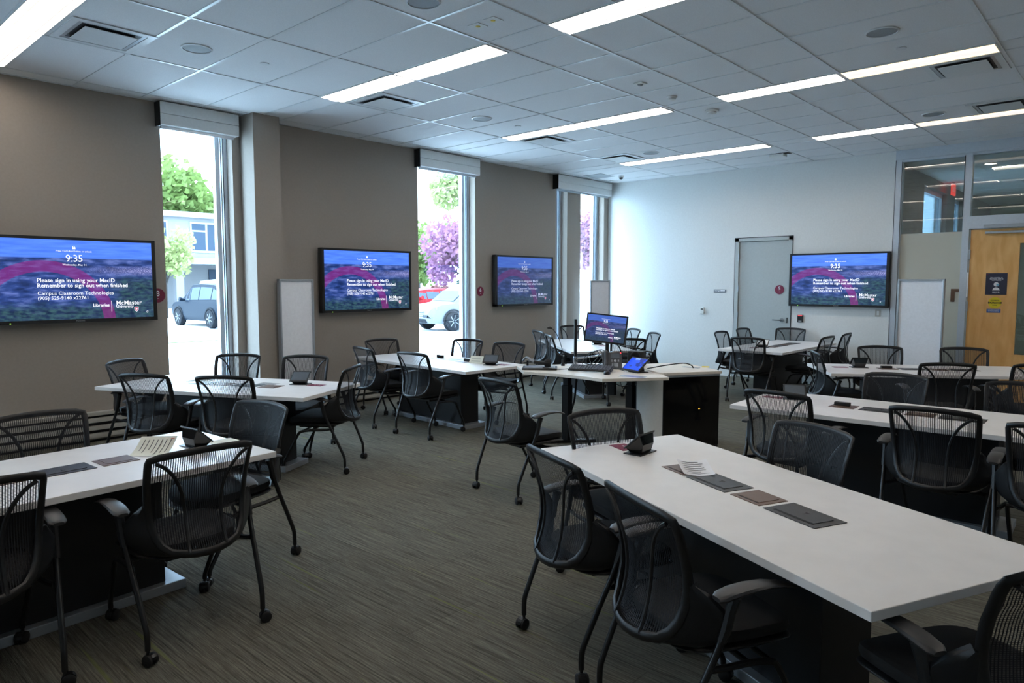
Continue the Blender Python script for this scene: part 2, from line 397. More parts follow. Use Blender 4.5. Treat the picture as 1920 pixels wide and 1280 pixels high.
h = MB().lathe([(.001, 0), (.034, 0), (.034, .012), (.024, .03), (.012, .06)], 20, (0, 0, 0), 'y'); h.move(Matrix.Translation((-4.60, BY + .018, 1.03)) @ Matrix.Rotation(PI, 4, 'Z'))
h.tube([(-4.60, BY - .035, 1.03), (-4.65, BY - .045, 1.03), (-4.74, BY - .045, 1.032)], .010, 8)
h.build('door_handle', M_chrome, dr, True)
MB().box(-4.51, -4.492, BY - .016, BY + .0, .985, 1.075).build('strike_plate', M_black, dr)

# glazed partition (window_7) : frames, clear panes above, frosted film below
pf = MB(); PY = BY
pf.box(-2.95, -2.86, PY - .02, PY + .12, 0, 3.47)
pf.box(-2.95, RX, PY - .035, PY + .16, 3.47, CZ)
pf.box(-2.06, -1.975, PY - .02, PY + .12, 0, 3.47)
pf.box(-1.975, -.86, PY - .03, PY + .12, 2.41, 2.585)
pf.box(-.90, -.82, PY - .02, PY + .12, 0, 3.47)
pf.box(-2.86, RX, PY - .012, PY + .10, 3.435, 3.47)
part = struct(pf.build('window_7', M_frame), 'aluminium framed glazed partition beside the wooden door', 'window')
MB().box(-2.952, -2.946, PY - .024, PY - .018, 0, 3.47).box(-2.868, -2.862, PY - .024, PY - .019, 0, 3.44).box(-2.067, -2.06, PY - .024, PY - .019, 2.6, 3.44).build('gasket', M_black, part)
MB().box(-2.86, -2.06, PY + .04, PY + .05, 2.38, 3.435).box(-1.975, -.90, PY + .04, PY + .05, 2.585, 3.435).box(-.82, RX, PY + .04, PY + .05, 0, 3.435).build('clear_pane', M_pglass, part)
MB().box(-2.86, -2.06, PY + .036, PY + .05, .1, 2.38).build('frosted_pane', M_frost, part)
MB().box(-2.17, -1.99, PY + .028, PY + .036, 1.52, 1.565).box(-2.17, -2.12, PY + .026, PY + .036, 1.38, 1.52).build('film_cutout', M_bronze, part)
MB().box(-2.86, -2.06, PY - .01, PY + .10, 0, .10).build('kick_rail', M_frame, part)
# wooden door with vision panel
dw = MB(); dw.box(-1.955, -1.39, PY + .01, PY + .055, .01, 2.395); dw.box(-1.13, -.92, PY + .01, PY + .055, .01, 2.395)
dw.box(-1.39, -1.13, PY + .01, PY + .055, .01, .66); dw.box(-1.39, -1.13, PY + .01, PY + .055, 2.20, 2.395)
wd = struct(dw.build('door_2', M_maple), 'maple veneer door with a narrow glass panel', 'door')
MB().box(-1.39, -1.13, PY + .028, PY + .036, .66, 2.20).build('vision_panel', M_pglass, wd)
vb = MB(); vb.box(-1.395, -1.38, PY - .0, PY + .06, .655, 2.205).box(-1.14, -1.125, PY, PY + .06, .655, 2.205).box(-1.395, -1.125, PY, PY + .06, .65, .665).box(-1.395, -1.125, PY, PY + .06, 2.19, 2.21).build('panel_bead', M_maple, wd)
for z in (.45, 1.32, 2.05): MB().box(-1.972, -1.948, PY - .012, PY + .012, z - .07, z + .07).build('hinge', M_alu, wd)
cl = MB(); cl.box(-1.80, -1.05, PY - .075, PY - .03, 2.405, 2.455).box(-1.78, -1.10, PY - .055, PY - .02, 2.33, 2.362)
cl.build('door_closer', M_alu, wd, bevel=.004)
MB().box(-1.972, -1.955, PY - .022, PY - .02, 1.45, 1.80).build('rating_strip', M_textw, part)

# convector along the window wall
for n, (a, b) in enumerate([(NY, 4.10), (4.47, BY)]):
    hv = MB()
    hv.box(WX + .0, WX + .035, a, b, .02, .30)
    for z in (.045, .125, .205): hv.box(WX + .03, WX + .085, a, b, z, z + .045)
    hv.box(WX, WX + .085, a, b, .275, .31)
    o = struct(hv.build('baseboard_left' if n == 0 else 'baseboard_left_far', M_cream), 'slotted convector heater along the foot of the window wall', 'heater')
    MB().box(WX + .005, WX + .034, a + .01, b - .01, .0, .30).box(WX + .034, WX + .04, a, b, .09, .125).box(WX + .034, WX + .04, a, b, .17, .205).box(WX + .034, WX + .04, a, b, .25, .275).build('slot', M_black, o)

# roller blind cassettes above the windows
for label, a, b in [('white roller blind cassette above the first window by the square column', 3.17, 4.05), ('white roller blind cassette above the second window', 6.80, 8.03), ('white roller blind cassette above the far corner windows', 10.02, 11.70)]:
    t = thing('roller_blind', label, 'blind', (WX, a, 3.35), 0, 'roller blind cassettes')
    L_ = b - a
    MB().box(.002, .13, .0, L_, .12, .245).box(.002, .13, .0, L_, .0, .117).build('cassette', M_white, t, bevel=.003)
    MB().box(.004, .128, -.012, -.001, -.01, .245).build('end_bracket', M_black, t)
    MB().box(.05, .075, .02, L_ - .04, -.035, -.004).build('hem_bar', M_alu, t)

# ------------------------------------------------------------------ ceiling fixtures
M_lamp = emit('lit_reflector', (1.0, .90, .80, 1), TUBE_POWER)
M_lamp2 = emit('lit_diffuser', (1.0, .92, .88, 1), .50)
M_lampe = emit('diffuser_edge', (1.0, .9, .82, 1), .45)
M_lampw = emit('lit_reflector_warm', (1.0, .76, .44, 1), 1.15)
def lamp_proto():
    t = thing('ceiling_light', 'x', 'ceiling light')
    MB().box(-.600, .600, -.135, -.075, -.006, 0).box(-.600, .600, .075, .135, -.006, 0).box(-.600, -.585, -.075, .075, -.006, 0).box(.585, .600, -.075, .075, -.006, 0).build('reflector', M_lamp, t)
    rows = []
    for i in range(9):
        a = PI * i / 8; rows.append([(x, -.074 * math.cos(a), -.006 - .022 * math.sin(a)) for x in (-.58, -.57, .57, .58)])
    MB().grid(rows).add([rows[i][0] for i in range(9)], [tuple(range(9))]).add([rows[i][-1] for i in range(9)], [tuple(range(9))]).build('diffuser', M_lamp2, t, True)
    MB().box(-.585, .585, -.085, -.074, -.009, 0).box(-.585, .585, .074, .085, -.009, 0).box(-.590, -.582, -.08, .08, -.009, 0).box(.582, .590, -.08, .08, -.009, 0).build('diffuser_edge', M_lampe, t)
    MB().box(-.613, .613, -.141, -.135, -.010, 0).box(-.613, .613, .135, .141, -.010, 0).box(-.613, -.600, -.141, .141, -.010, 0).box(.600, .613, -.141, .141, -.010, 0).build('rim', M_grid, t)
    return t
LX = [(-7.25, 'a'), (-6.02, 'b'), (-4.79, 'b'), (-2.92, 'c'), (-1.68, 'c'), (-.44, 'd'), (.80, 'd'), (2.04, 'd')]
proto = None
def put_light(x, y, label, warm=False):
    global proto
    if proto is None: proto = lamp_proto(); o = proto
    else: o = copy_tree(proto)
    o.location = (x, y, CZ - .001); o['label'] = label; o['group'] = 'recessed fluorescent ceiling lights'
    if warm:
        for c in o.children:
            if c.name.startswith('reflector'):
                c.material_slots[0].link = 'OBJECT'; c.material_slots[0].material = M_lampw
RN = {ROWS[2]: 'nearest', ROWS[3]: 'second', ROWS[4]: 'third', ROWS[5]: 'farthest'}
put_light(-6.02, ROWS[3] + .1425, 'window side half of the light pair above the table by the second window')
put_light(-4.79, ROWS[3] + .1425, 'room side half of the light pair above the table by the second window')
put_light(-2.92, ROWS[3] + .1425, 'lit ceiling light running out of the top edge of the photo')
put_light(-1.68, ROWS[3] + .1425, 'ceiling light just outside the top edge, in line with the one running out', False)
put_light(-6.02, ROWS[4] + .1425, 'window side half of the middle pair of lights, beside a square vent')
put_light(-4.79, ROWS[4] + .1425, 'room side half of the middle pair of lights, beside the wall-side vent')
put_light(-2.92, ROWS[4] + .1425, 'white half of the light pair below the round speaker at upper right')
put_light(-1.68, ROWS[4] + .1425, 'warm tinted half of the light pair ending beside a square vent at upper right', True)
put_light(-6.00, ROWS[5] + .1425, 'window side half of the farthest left pair of lights')
put_light(-4.79, ROWS[5] + .1425, 'room side half of the farthest left pair of lights')
put_light(-2.92, ROWS[5] + .1425, 'white half of the farthest right pair, in front of the glazed partition')
put_light(-1.68, ROWS[5] + .1425, 'warm tinted half of the farthest right pair, cut by the right edge', True)
put_light(-7.25 + .02, ROWS[2] + .1425, 'big ceiling light in the top left corner of the photo')
put_light(-6.02, ROWS[2] + .1425, 'ceiling light beyond the top edge, next to the top left corner one')
for x, q in ((-2.92, 'window side'), (-1.68, 'room side')): put_light(x, ROWS[2] + .1425, 'ceiling light overhead outside the photo, %s one' % q)
for x, q in ((-6.02, 'nearest the window wall'), (-4.79, 'second from the window wall'), (-2.92, 'third from the window wall'), (-1.68, 'fourth from the window wall')): put_light(x, ROWS[1] + .1425, 'ceiling light just behind the photographer, ' + q)
for y, p in zip(ROWS[3:6], ('nearest', 'middle', 'farthest')):
    for x, q in ((1.0, 'room side'), (2.24, 'wall side')): put_light(x, y + .1425, 'ceiling light beyond the right edge, %s row, %s one' % (p, q))

M_ventd = mat('vent_throat_shade', srgb(30, 34, 40), .6)  # dark colour carries the shade of a recess that is only a flat plate
def vent_proto():
    t = thing('ceiling_vent', 'x', 'air vent')
    MB().box(-.30, .30, -.30, -.245, -.008, 0).box(-.30, .30, .245, .30, -.008, 0).box(-.30, -.245, -.245, .245, -.008, 0).box(.245, .30, -.245, .245, -.008, 0).build('rim', M_grid, t)
    MB().box(-.245, .245, -.245, .245, -.003, 0).build('throat_shade', M_ventd, t)
    rows = [[(-.245, -.245, -.004), (.245, -.245, -.004), (.245, .245, -.004), (-.245, .245, -.004), (-.245, -.245, -.004)], [(-.215, -.215, -.0035), (.215, -.215, -.0035), (.215, .215, -.0035), (-.215, .215, -.0035), (-.215, -.215, -.0035)]]
    MB().grid(rows).build('cone', M_alu, t)
    MB().box(-.19, .19, -.19, .19, -.022, -.016).build('plate', M_grid, t, bevel=.003)
    return t
vp = vent_proto(); first = True
for x, y, lb in [(-6.31, 2.09, 'square ceiling vent beside the big top left light'), (-6.30, 4.90, 'square ceiling vent beside the lights above the second window table'), (-6.32, 7.62, 'square ceiling vent beside the middle pair of lights'),
                 (-6.33, 9.48, 'square ceiling vent farthest toward the corner, before the far left lights'), (-1.38, 7.66, 'square ceiling vent at upper right under the warm tinted light'), (-1.36, 9.58, 'square ceiling vent cut by the right edge, by the farthest right lights')]:
    o = vp if first else copy_tree(vp); first = False
    o.location = (x, y, CZ - .001); o['label'] = lb; o['group'] = 'square ceiling vents'
M_grille = mat('speaker_grille', srgb(150, 156, 160), .6, bump=.5, bscale=1500)
def spk():
    t = thing('ceiling_speaker', 'x', 'speaker')
    MB().lathe([(.125, 0), (.125, -.006), (.112, -.010), (.110, -.004), (.11, 0)], 32).build('ring', M_grid, t, True)
    MB().lathe([(.109, 0), (.109, -.004), (.06, -.007), (.001, -.008)], 32).build('grille', M_grille, t, True)
    return t
sp0 = spk(); first = True
for x, y, lb in [(-6.06, 2.72, 'round ceiling speaker above the first window, nearest the left'), (-6.06, 6.12, 'round ceiling speaker between the second and third row of lights'), (-1.69, 6.17, 'round ceiling speaker at upper right, above the long warm light'),
                 (-2.01, 9.50, 'round ceiling speaker before the wooden door and glazed partition'), (-3.90, 3.36, 'round ceiling speaker cut by the top edge of the photo'), (-5.73, 9.40, 'small looking round speaker beside the farthest left vent')]:
    o = sp0 if first else copy_tree(sp0); first = False
    o.location = (x, y, CZ - .001); o['label'] = lb; o['group'] = 'round ceiling speakers'
dot = None
for x, y, lb in [(-6.02, 3.31, 'sprinkler cover dot beside the first round speaker'), (-6.01, 6.71, 'sprinkler cover dot beside the second round speaker'), (-1.68, 6.70, 'sprinkler cover dot below the upper right speaker'),
                 (-2.92, 8.29, 'sprinkler cover dot between two light rows at upper right'), (-1.68, 10.30, 'sprinkler cover dot beside the farthest right lights')]:
    if dot is None: dot = MB().lathe([(.040, 0), (.040, -.006), (.001, -.007)], 24).build('sprinkler_cover', M_grid, None, True); o = dot
    else: o = dot.copy(); COL.objects.link(o)
    o.location = (x, y, CZ - .001); tag(o, lb, 'sprinkler', 'sprinkler covers')
for x, y, s, lb in [(-3.88, 6.77, .055, 'small round smoke detector left of the other one'), (-3.84, 7.60, .075, 'wider round smoke detector nearer the far lights')]:
    t = thing('smoke_detector', lb, 'smoke detector', (x, y, CZ - .001), 0, 'smoke detectors')
    MB().lathe([(s, 0), (s, -.012), (s * .8, -.02)], 24).build('mount', M_white, t, True)
    MB().lathe([(s * .72, -.018), (s * .7, -.035), (s * .4, -.042), (.001, -.043)], 24).build('sensor', M_white, t, True)
t = thing('motion_sensor', 'small square white sensor on the ceiling above the middle lights', 'sensor', (-3.86, 6.12, CZ - .001))
MB().box(-.05, .05, -.05, .05, -.012, 0).build('base', M_white, t, bevel=.003); MB().lathe([(.03, -.012), (.022, -.022), (.001, -.026)], 16).build('lens', M_grille, t, True)
t = thing('access_point', 'white wireless access point hanging from the ceiling before the grey door', 'access point', (-4.26, 10.80, CZ - .001))
MB().box(-.12, .10, -.05, .05, -.010, 0).build('mount_plate', M_black, t); MB().box(-.20, .02, -.08, .08, -.05, -.012).build('body', M_white, t, bevel=.01)
t = thing('dome_camera', 'small dome camera on the ceiling in the far corner', 'camera', (-7.35, 11.05, CZ - .001))
MB().lathe([(.05, 0), (.05, -.02), (.042, -.03)], 20).build('base', M_white, t, True); MB().lathe([(.04, -.028), (.033, -.05), (.001, -.066)], 20).build('dome', M_gloss, t, True)
tag(MB().box(-7.85, -7.45, 10.55, 11.0, CZ - .006, CZ).build('ceiling_hatch', M_grille), 'grey grille panel set in the ceiling at the far corner', 'panel')
first = None
for x, y, lb in [(-3.945, 3.945, 'nearer of two square plates with yellow dot on the ceiling, left one'), (-3.775, 3.935, 'right one of two square ceiling plates with a yellow dot')]:
    t = thing('ceiling_plate', lb, 'plate', (x, y, CZ - .001), 0, 'square ceiling plates')
    MB().box(-.055, .055, -.055, .055, -.004, 0).build('plate', M_white, t); MB().lathe([(.018, -.003), (.018, -.006)], 16).build('dot', M_yellow, t)

# ------------------------------------------------------------------ chairs
def prof_s(z):
    K = [(.44, .045), (.50, .066), (.58, .080), (.66, .078), (.74, .060), (.82, .030), (.90, .0)]
    if z <= K[0][0]: return K[0][1]
    for (a, p), (b, q) in zip(K, K[1:]):
        if z <= b: t = (z - a) / (b - a); t = t * t * (3 - 2 * t) * .5 + t * .5; return p + (q - p) * t
    return K[-1][1]
def half_w(z):
    K = [(.445, .04), (.452, .11), (.47, .160), (.50, .188), (.55, .205), (.62, .215), (.72, .222), (.80, .227), (.90, .230)]
    if z <= K[0][0]: return K[0][1]
    for (a, p), (b, q) in zip(K, K[1:]):
        if z <= b: return p + (q - p) * (z - a) / (b - a)
    return K[-1][1]
def backpt(x, z, off=0.0):
    t = min(1, max(0, (z - .44) / .46)); bulge = .085 * (1 - t) + .030 * t
    return (x, prof_s(z) - bulge * (1 - (x / .235) ** 2) + off, z)
def build_chair():
    t = thing('mesh_chair', 'x', 'chair')
    # backrest frame : closed outline
    out = []
    for i in range(13):                                # top edge, left to right
        u = -1 + 2 * i / 12; out.append((u * .227, .890 + .014 * (1 - u * u) - (.006 if abs(u) > .95 else 0)))
    for z in (.868, .84, .77, .70, .64, .58, .53, .49): out.append((half_w(z), z))
    out += [(.150, .462), (.10, .449), (.05, .442), (0, .440), (-.05, .442), (-.10, .449), (-.150, .462)]
    for z in (.49, .53, .58, .64, .70, .77, .84, .868): out.append((-half_w(z), z))
    pts = [backpt(x, z) for x, z in out]
    rad = [.017 if z > .6 else .019 for x, z in out]
    MB().tube(pts, rad, 8, closed=True, flat=.62, up=(0, 1, 0)).build('backrest_frame', M_dark, t, True)
    rows = []
    for j in range(15):
        z = .452 + (.896 - .452) * j / 14; hw = half_w(min(z, .89)) + (.007 if z > .50 else .003) - (.012 if j == 13 else .030 if j == 14 else 0)
        rows.append([backpt(hw * (-1 + 2 * i / 12), z + (.012 * (1 - (-1 + 2 * i / 12) ** 2) if j == 14 else 0), .013) for i in range(13)])
    MB().grid(rows).build('mesh_panel', M_mesh, t, True, fix=False)
    for sx in (-1, 1):
        P = [(.205, .872), (.165, .845), (.122, .79), (.094, .72), (.082, .64), (.080, .56), (.082, .49), (.084, .455)]
        MB().tube(smoothpath([backpt(sx * x, z, -.012) for x, z in P], 3), .0085, 6, flat=.7, up=(0, 1, 0)).build('support_rib', M_dark, t, True)
    # side brackets sweeping from mid back to the leg and under the seat
    for sx in (-1, 1):
        ctl = [((.222, .665), (.232, .085, .672)), ((.219, .63), (.262, .125, .632)), ((.211, .59), (.286, .158, .590)), ((.199, .55), (.288, .165, .545)), ((.186, .52), (.280, .160, .500)),
               ((.172, .492), (.255, .145, .468)), ((.148, .466), (.215, .115, .446)), ((.10, .452), (.16, .085, .432)), ((.04, .445), (.08, .055, .424)), ((0, .443), (0, .045, .421))]
        mb = MB(); ra = []; rb = []
        for (bx, bz), q in ctl:
            p = Vector(backpt(sx * bx, bz)); q = Vector((sx * q[0], q[1], q[2])); mid = (p + q) / 2 + Vector((sx * .012, -.006, 0))
            nrm = Vector((sx * .35, -.6, -.3)).normalized() * .008
            ra.append([tuple(x + nrm) for x in (p, mid, q)]); rb.append([tuple(x - nrm) for x in (p, mid, q)])
        mb.grid(ra); mb.grid(rb)
        n = len(ctl)
        mb.grid([[r_[0] for r_ in ra], [r_[0] for r_ in rb]]); mb.grid([[r_[2] for r_ in ra], [r_[2] for r_ in rb]])
        mb.grid([ra[0], rb[0]]); mb.grid([ra[-1], rb[-1]])
        br = mb.build('side_bracket', M_brk, t, True)
        MB().lathe([(.001, 0), (.011, 0), (.011, .006), (.001, .008)], 12, (0, 0, 0), 'y').move(Matrix.Translation((sx * .190, .052, .478)) @ Matrix.Rotation(PI, 4, 'Z')).build('bolt', M_black, br)
    # seat cushion
    def slab(z0, z1, grow, drop):
        mb = MB(); rows = []
        N_ = 28
        for k, (zz, sc) in enumerate([(z0, .86), (z0 + .008, .97), ((z0 + z1) / 2, 1.0), (z1 - .010, .985), (z1 - .002, .90), (z1, .5), (z1 - .002, .02)]):
            r_ = []
            for i in range(N_ + 1):
                a = 2 * PI * i / N_; c, s_ = math.cos(a), math.sin(a)
                x = (abs(c) ** .55) * (1 if c > 0 else -1) * (.235 + grow) * sc; y = (abs(s_) ** .55) * (1 if s_ > 0 else -1) * (.245 + grow) * sc
                yy = .305 + y; d = drop * max(0, (yy - .40) / .15) ** 2; w_ = (abs(x) / .235) ** 2 * .008
                r_.append((x * (1 - .06 * max(0, -y / .245)), yy, zz - d + w_))
            rows.append(r_)
        mb.grid(rows); mb.add(rows[0][:-1], [tuple(range(N_))]); return mb
    slab(.425, .482, .0, .030).build('seat', M_seat, t, True)
    slab(.398, .430, .004, .030).build('seat_pan', M_dark, t, True)
    MB().box(-.12, .12, .14, .46, .372, .402).build('seat_mount', M_dark, t, bevel=.01)
    # legs
    for sx in (-1, 1):
        P = [(.265, .0, .066), (.265, .0, .105), (.266, .004, .148), (.269, .022, .195), (.276, .075, .318), (.284, .128, .435), (.289, .160, .52), (.291, .178, .60), (.291, .182, .635)]
        lg = MB().tube(smoothpath([(sx * x, y, z) for x, y, z in P], 3), .0125, 9).build('rear_leg', M_leg, t, True)
        MB().tube([(sx * .2885, .150, .49), (sx * .290, .166, .53), (sx * .2915, .178, .585), (sx * .293, .195, .636)], [.0155, .019, .018, .022], 8, up=(0, 1, 0)).build('arm_post', M_dark, lg, True)
        P = [(.272, .118, .392), (.262, .18, .382), (.252, .30, .374), (.248, .375, .362), (.246, .415, .338), (.240, .478, .225), (.234, .532, .130), (.231, .552, .092), (.230, .555, .066)]
        MB().tube(smoothpath([(sx * x, y, z) for x, y, z in P], 3), .0120, 8).build('front_leg', M_leg, t, True)
        # arm pad
        rows = []
        for s_, zc, hw, th in [(.120, .642, .022, .012), (.135, .646, .034, .020), (.18, .655, .037, .022), (.24, .663, .036, .018), (.31, .664, .033, .014), (.37, .656, .029, .011), (.415, .643, .024, .009), (.425, .640, .014, .006)]:
            r_ = []
            for i in range(13):
                a = 2 * PI * i / 12; r_.append((sx * .298 + math.cos(a) * hw, s_, zc + math.copysign(abs(math.sin(a)) ** .6, math.sin(a)) * th * .6))
            rows.append(r_)
        MB().grid(rows).add(rows[0][:-1], [tuple(range(12))]).add(rows[-1][:-1], [tuple(range(12))]).build('armrest', M_pad, t, True)
    MB().tube([(-.252, .29, .374), (.252, .29, .374)], .011, 8).tube([(-.25, .40, .350), (.25, .40, .350)], .010, 8).build('cross_bar', M_leg, t, True)
    for sx, y, sp in ((-.265, 0, .4), (.265, 0, 1.3), (-.23, .555, 2.2), (.23, .555, -.6)):
        mb = MB()
        for o_ in (-.015, .015):
            mb.lathe([(.001, -.0105), (.021, -.0105), (.0265, -.006), (.0265, .006), (.021, .0105), (.001, .0105)], 18, (o_, -.012, .0265), 'x')
        M_ = Matrix.Translation((sx, y, 0)) @ Matrix.Rotation(sp, 4, 'Z')
        wh = mb.move(M_).build('caster', M_black, t, True)
        hd = MB().tube([(0, 0, .070), (0, 0, .050)], .0075, 8)
        rows = []
        for i in range(8):
            a = R(-15 + 190 * i / 7); rows.append([(x, -.012 + math.cos(a) * .029, .0265 + math.sin(a) * .029) for x in (-.010, .010)])
        hd.grid(rows).move(M_).build('caster_fork', M_leg, wh)
    return t

CH = {'E1': [-3.121, 1.361, 180], 'E2': [-3.207, 0.54, 178.3], 'E3': [-4.62, 1.099, -0.0], 'E4': [-4.023, 2.13, -79.5], 'B1': [-6.04, 2.175, 118.8], 'B2': [-5.427, 2.555, 127.2], 'B3': [-7.246, 2.451, 29.6], 'B4': [-6.983, 3.456, -52.2], 'B5': [-6.339, 3.851, -52.3], 'B6': [-5.248, 3.652, 217.3], 'C1': [-5.806, 4.79, 92.7], 'C2': [-6.722, 4.811, 81.1], 'C3': [-7.525, 5.695, -10.5], 'C4': [-6.621, 6.42, -80.0], 'C5': [-5.876, 6.408, -83.4], 'M': [-3.688, 3.874, 80.6], 'D1': [-1.895, 2.335, 67.6], 'D2': [-1.293, 2.065, 62.2], 'D3': [-2.308, 3.319, -24.5], 'D4': [-1.255, 3.684, -110.3], 'D5': [-0.12, 2.33, 150.0], 'F1': [-1.866, 4.722, 84.0], 'F2': [-0.919, 4.683, 89.8], 'F3': [-0.308, 4.542, 92.0], 'F4': [-1.503, 6.271, -94.5], 'F5': [-0.666, 6.328, -88.0], 'G1': [-2.688, 7.851, 30.3], 'G2': [-2.335, 8.958, -62.9], 'G3': [-1.562, 9.357, -71.3], 'G4': [-1.365, 7.472, 119.3], 'G5': [-0.719, 7.965, 125.0], 'H1': [-4.068, 9.237, 92.4], 'H2': [-4.87, 10.1, 2.0], 'H3': [-4.961, 11.075, -1.4], 'H4': [-4.38, 11.62, -86], 'H5': [-3.313, 10.175, 178.1], 'H6': [-3.32, 11.011, 183.3], 'J1': [-7.075, 8.363, 62.1], 'J2': [-6.44, 7.852, 51.2], 'J3': [-7.499, 9.792, -23.3], 'J4': [-5.159, 7.979, 135.0], 'J5': [-6.209, 9.771, 236.6], 'J6': [-5.486, 9.196, 231.7]}
TXT = {
 'E1': 'black mesh chair at the near left table, before the curled notice',
 'E2': 'chair cut by the left edge at the near left table, nearest the camera',
 'E3': 'chair cut by the left edge, on the wall side of the near left table',
 'E4': 'chair at the aisle end of the near left table, smooth mesh toward the camera',
 'B1': 'left one of two chairs turned away from the camera at the first window table',
 'B2': 'right one of two chairs turned away from the camera at the first window table',
 'B3': 'chair at the left end of the first window table, against the taupe wall',
 'B4': 'chair on the window side of the first window table, before the window frame',
 'B5': 'chair on the window side of the first window table, before the whiteboard',
 'B6': 'chair at the aisle end of the first window table, side-on by the maroon card',
 'C1': 'right one of two chairs turned away from the camera at the second window table',
 'C2': 'left one of two chairs turned away from the camera at the second window table',
 'C3': 'chair at the left end of the second window table, under the second screen',
 'C4': 'chair on the window side of the second window table, against the second window frame',
 'C5': 'chair on the far side of the second window table, next to the podium desk',
 'M': 'lone chair standing in the aisle before the podium desk, back to the camera',
 'D1': 'farther of two chairs on the aisle side of the nearest right table',
 'D2': 'large chair nearest the camera in the lower middle, at the nearest right table',
 'D3': 'chair at the far end of the nearest right table, before the sit-stand leg',
 'D4': 'chair on the far side of the nearest right table, smooth dark front to the camera',
 'D5': 'chair cut by the lower right corner, at the near end of the right table',
 'F1': 'chair at the left near side of the table behind the nearest right one',
 'F2': 'chair in the middle of the near side of the second table on the right',
 'F3': 'chair cut by the right edge, near side of the second right table',
 'F4': 'left chair on the far side of the second right table, smooth dark mesh',
 'F5': 'chair on the far side of the second right table, cut by the right edge',
 'G1': 'chair at the left end of the slanted table before the wooden door, seen edge-on',
 'G2': 'chair behind the slanted right table, left of the standing whiteboard',
 'G3': 'chair behind the slanted right table, in front of the wooden door',
 'G4': 'chair at the near side of the slanted right table, back to the camera',
 'G5': 'chair at the near side of the slanted right table, cut by the right edge',
 'H1': 'chair at the near end of the table before the grey door, turned away',
 'H2': 'nearer chair on the left side of the table before the grey door',
 'H3': 'farther chair on the left side of the table before the grey door',
 'H4': 'chair at the wall end of the table before the grey door, under the screen edge',
 'H5': 'nearer chair on the right side of the table before the grey door',
 'H6': 'farther chair on the right side of the table before the grey door',
 'J1': 'farther one of two side-on chairs left of the table behind the podium',
 'J2': 'nearer one of two side-on chairs left of the table behind the podium',
 'J3': 'chair at the window end of the far corner table, behind the black pole',
 'J4': 'chair right behind the monitor, at the near end of the far corner table',
 'J5': 'farther of two chairs on the white wall side of the far corner table',
 'J6': 'nearer of two chairs on the white wall side of the far corner table',
}
TABN = {'E': 'near left table', 'B': 'first window table', 'C': 'second window table', 'M': 'podium', 'D': 'nearest right table', 'F': 'second right table', 'G': 'slanted right table', 'H': 'grey door table', 'J': 'far corner table'}
chair0 = build_chair(); used = False
for k, (x, y, a) in CH.items():
    o = chair0 if not used else copy_tree(chair0); used = True
    o.location = (x, y, 0); o.rotation_euler = (0, 0, R(a - 90)); o['label'] = TXT[k]; o['group'] = 'mesh chairs around the ' + TABN[k[0]]

# ------------------------------------------------------------------ tables
TH = .72; TW = .93; TL = 2.15
def build_table(L_):
    t = thing('meeting_table', 'x', 'table')
    MB().box(-L_ / 2, L_ / 2, -TW / 2, TW / 2, TH - .032, TH).build('tabletop', M_top, t, bevel=.0025)
    MB().box(-.60, .60, -.13, .13, .05, TH - .032).build('pedestal', M_base, t, bevel=.004)
    MB().box(-.69, .69, -.175, .175, .0, .05).build('plinth', M_steel, t, bevel=.004)
    return t
TBL = {
 'D': (-1.324, 2.96, -24.4, 'long pale table nearest the camera on the right, with a crumpled paper on it'),
 'E': (-3.93, .845, -86.8, 'pale table cut by the left edge, with a curled cream notice on it'),
 'B': (-6.20, 2.98, 25.3, 'pale table below the first window, behind the near left one'),
 'C': (-6.325, 5.607, -3.5, 'pale table below the second window, left of the podium'),
 'F': (-1.29, 5.553, 1.8, 'pale table behind the nearest right one, cut by the right edge'),
 'G': (-1.78, 8.52, 34.0, 'slanted pale table before the wooden door and the standing whiteboard'),
 'H': (-4.08, 10.40, 90.0, 'pale table end-on in front of the grey door'),
 'J': (-6.37, 8.60, 142.0, 'pale table in the far corner behind the podium monitor'),
}
tb0 = build_table(TL); used = False; TM = {}
for k, (x, y, a, lb) in TBL.items():
    o = tb0 if not used else copy_tree(tb0); used = True
    o.location = (x, y, 0); o.rotation_euler = (0, 0, R(a)); o['label'] = lb; o['group'] = 'meeting tables'
    TM[k] = Matrix.Translation((x, y, 0)) @ Matrix.Rotation(R(a), 4, 'Z')
def onto(k, lx, ly):                   # a point of a table top
    p = TM[k] @ Vector((lx, ly, TH)); return (p.x, p.y, p.z)
def local(k, x, y):
    p = TM[k].inverted() @ Vector((x, y, 0)); return p.x, p.y

# flush boxes in the table tops
def big_box():
    t = thing('cable_box', 'x', 'table box')
    MB().box(-.135, .135, -.085, .085, 0, .003).build('bezel', M_gun, t, bevel=.001)
    MB().box(-.100, .100, -.052, .052, .003, .0055).build('lid', M_dark, t, bevel=.001)
    MB().box(-.102, .102, -.060, -.053, .003, .0042).build('slot', M_black, t)
    MB().box(-.012, .012, .020, .024, .0055, .0062).box(-.002, .002, .0, .022, .0055, .0062).build('arrow', M_black, t)
    return t
def small_box():
    t = thing('power_box', 'x', 'table box')
    MB().box(-.088, .088, -.080, .080, 0, .003).build('bezel', M_bronze, t, bevel=.001)
    MB().box(-.062, .062, -.055, .055, .003, .005).build('lid', M_bronze, t, bevel=.001)
    MB().box(-.064, .064, -.062, -.056, .003, .004).build('slot', M_black, t)
    return t
bb, sb = big_box(), small_box(); ub = us = False
DESC = {'D': 'nearest right table', 'E': 'near left table', 'F': 'second table on the right', 'G': 'slanted right table', 'H': 'table before the grey door', 'B': 'first window table'}
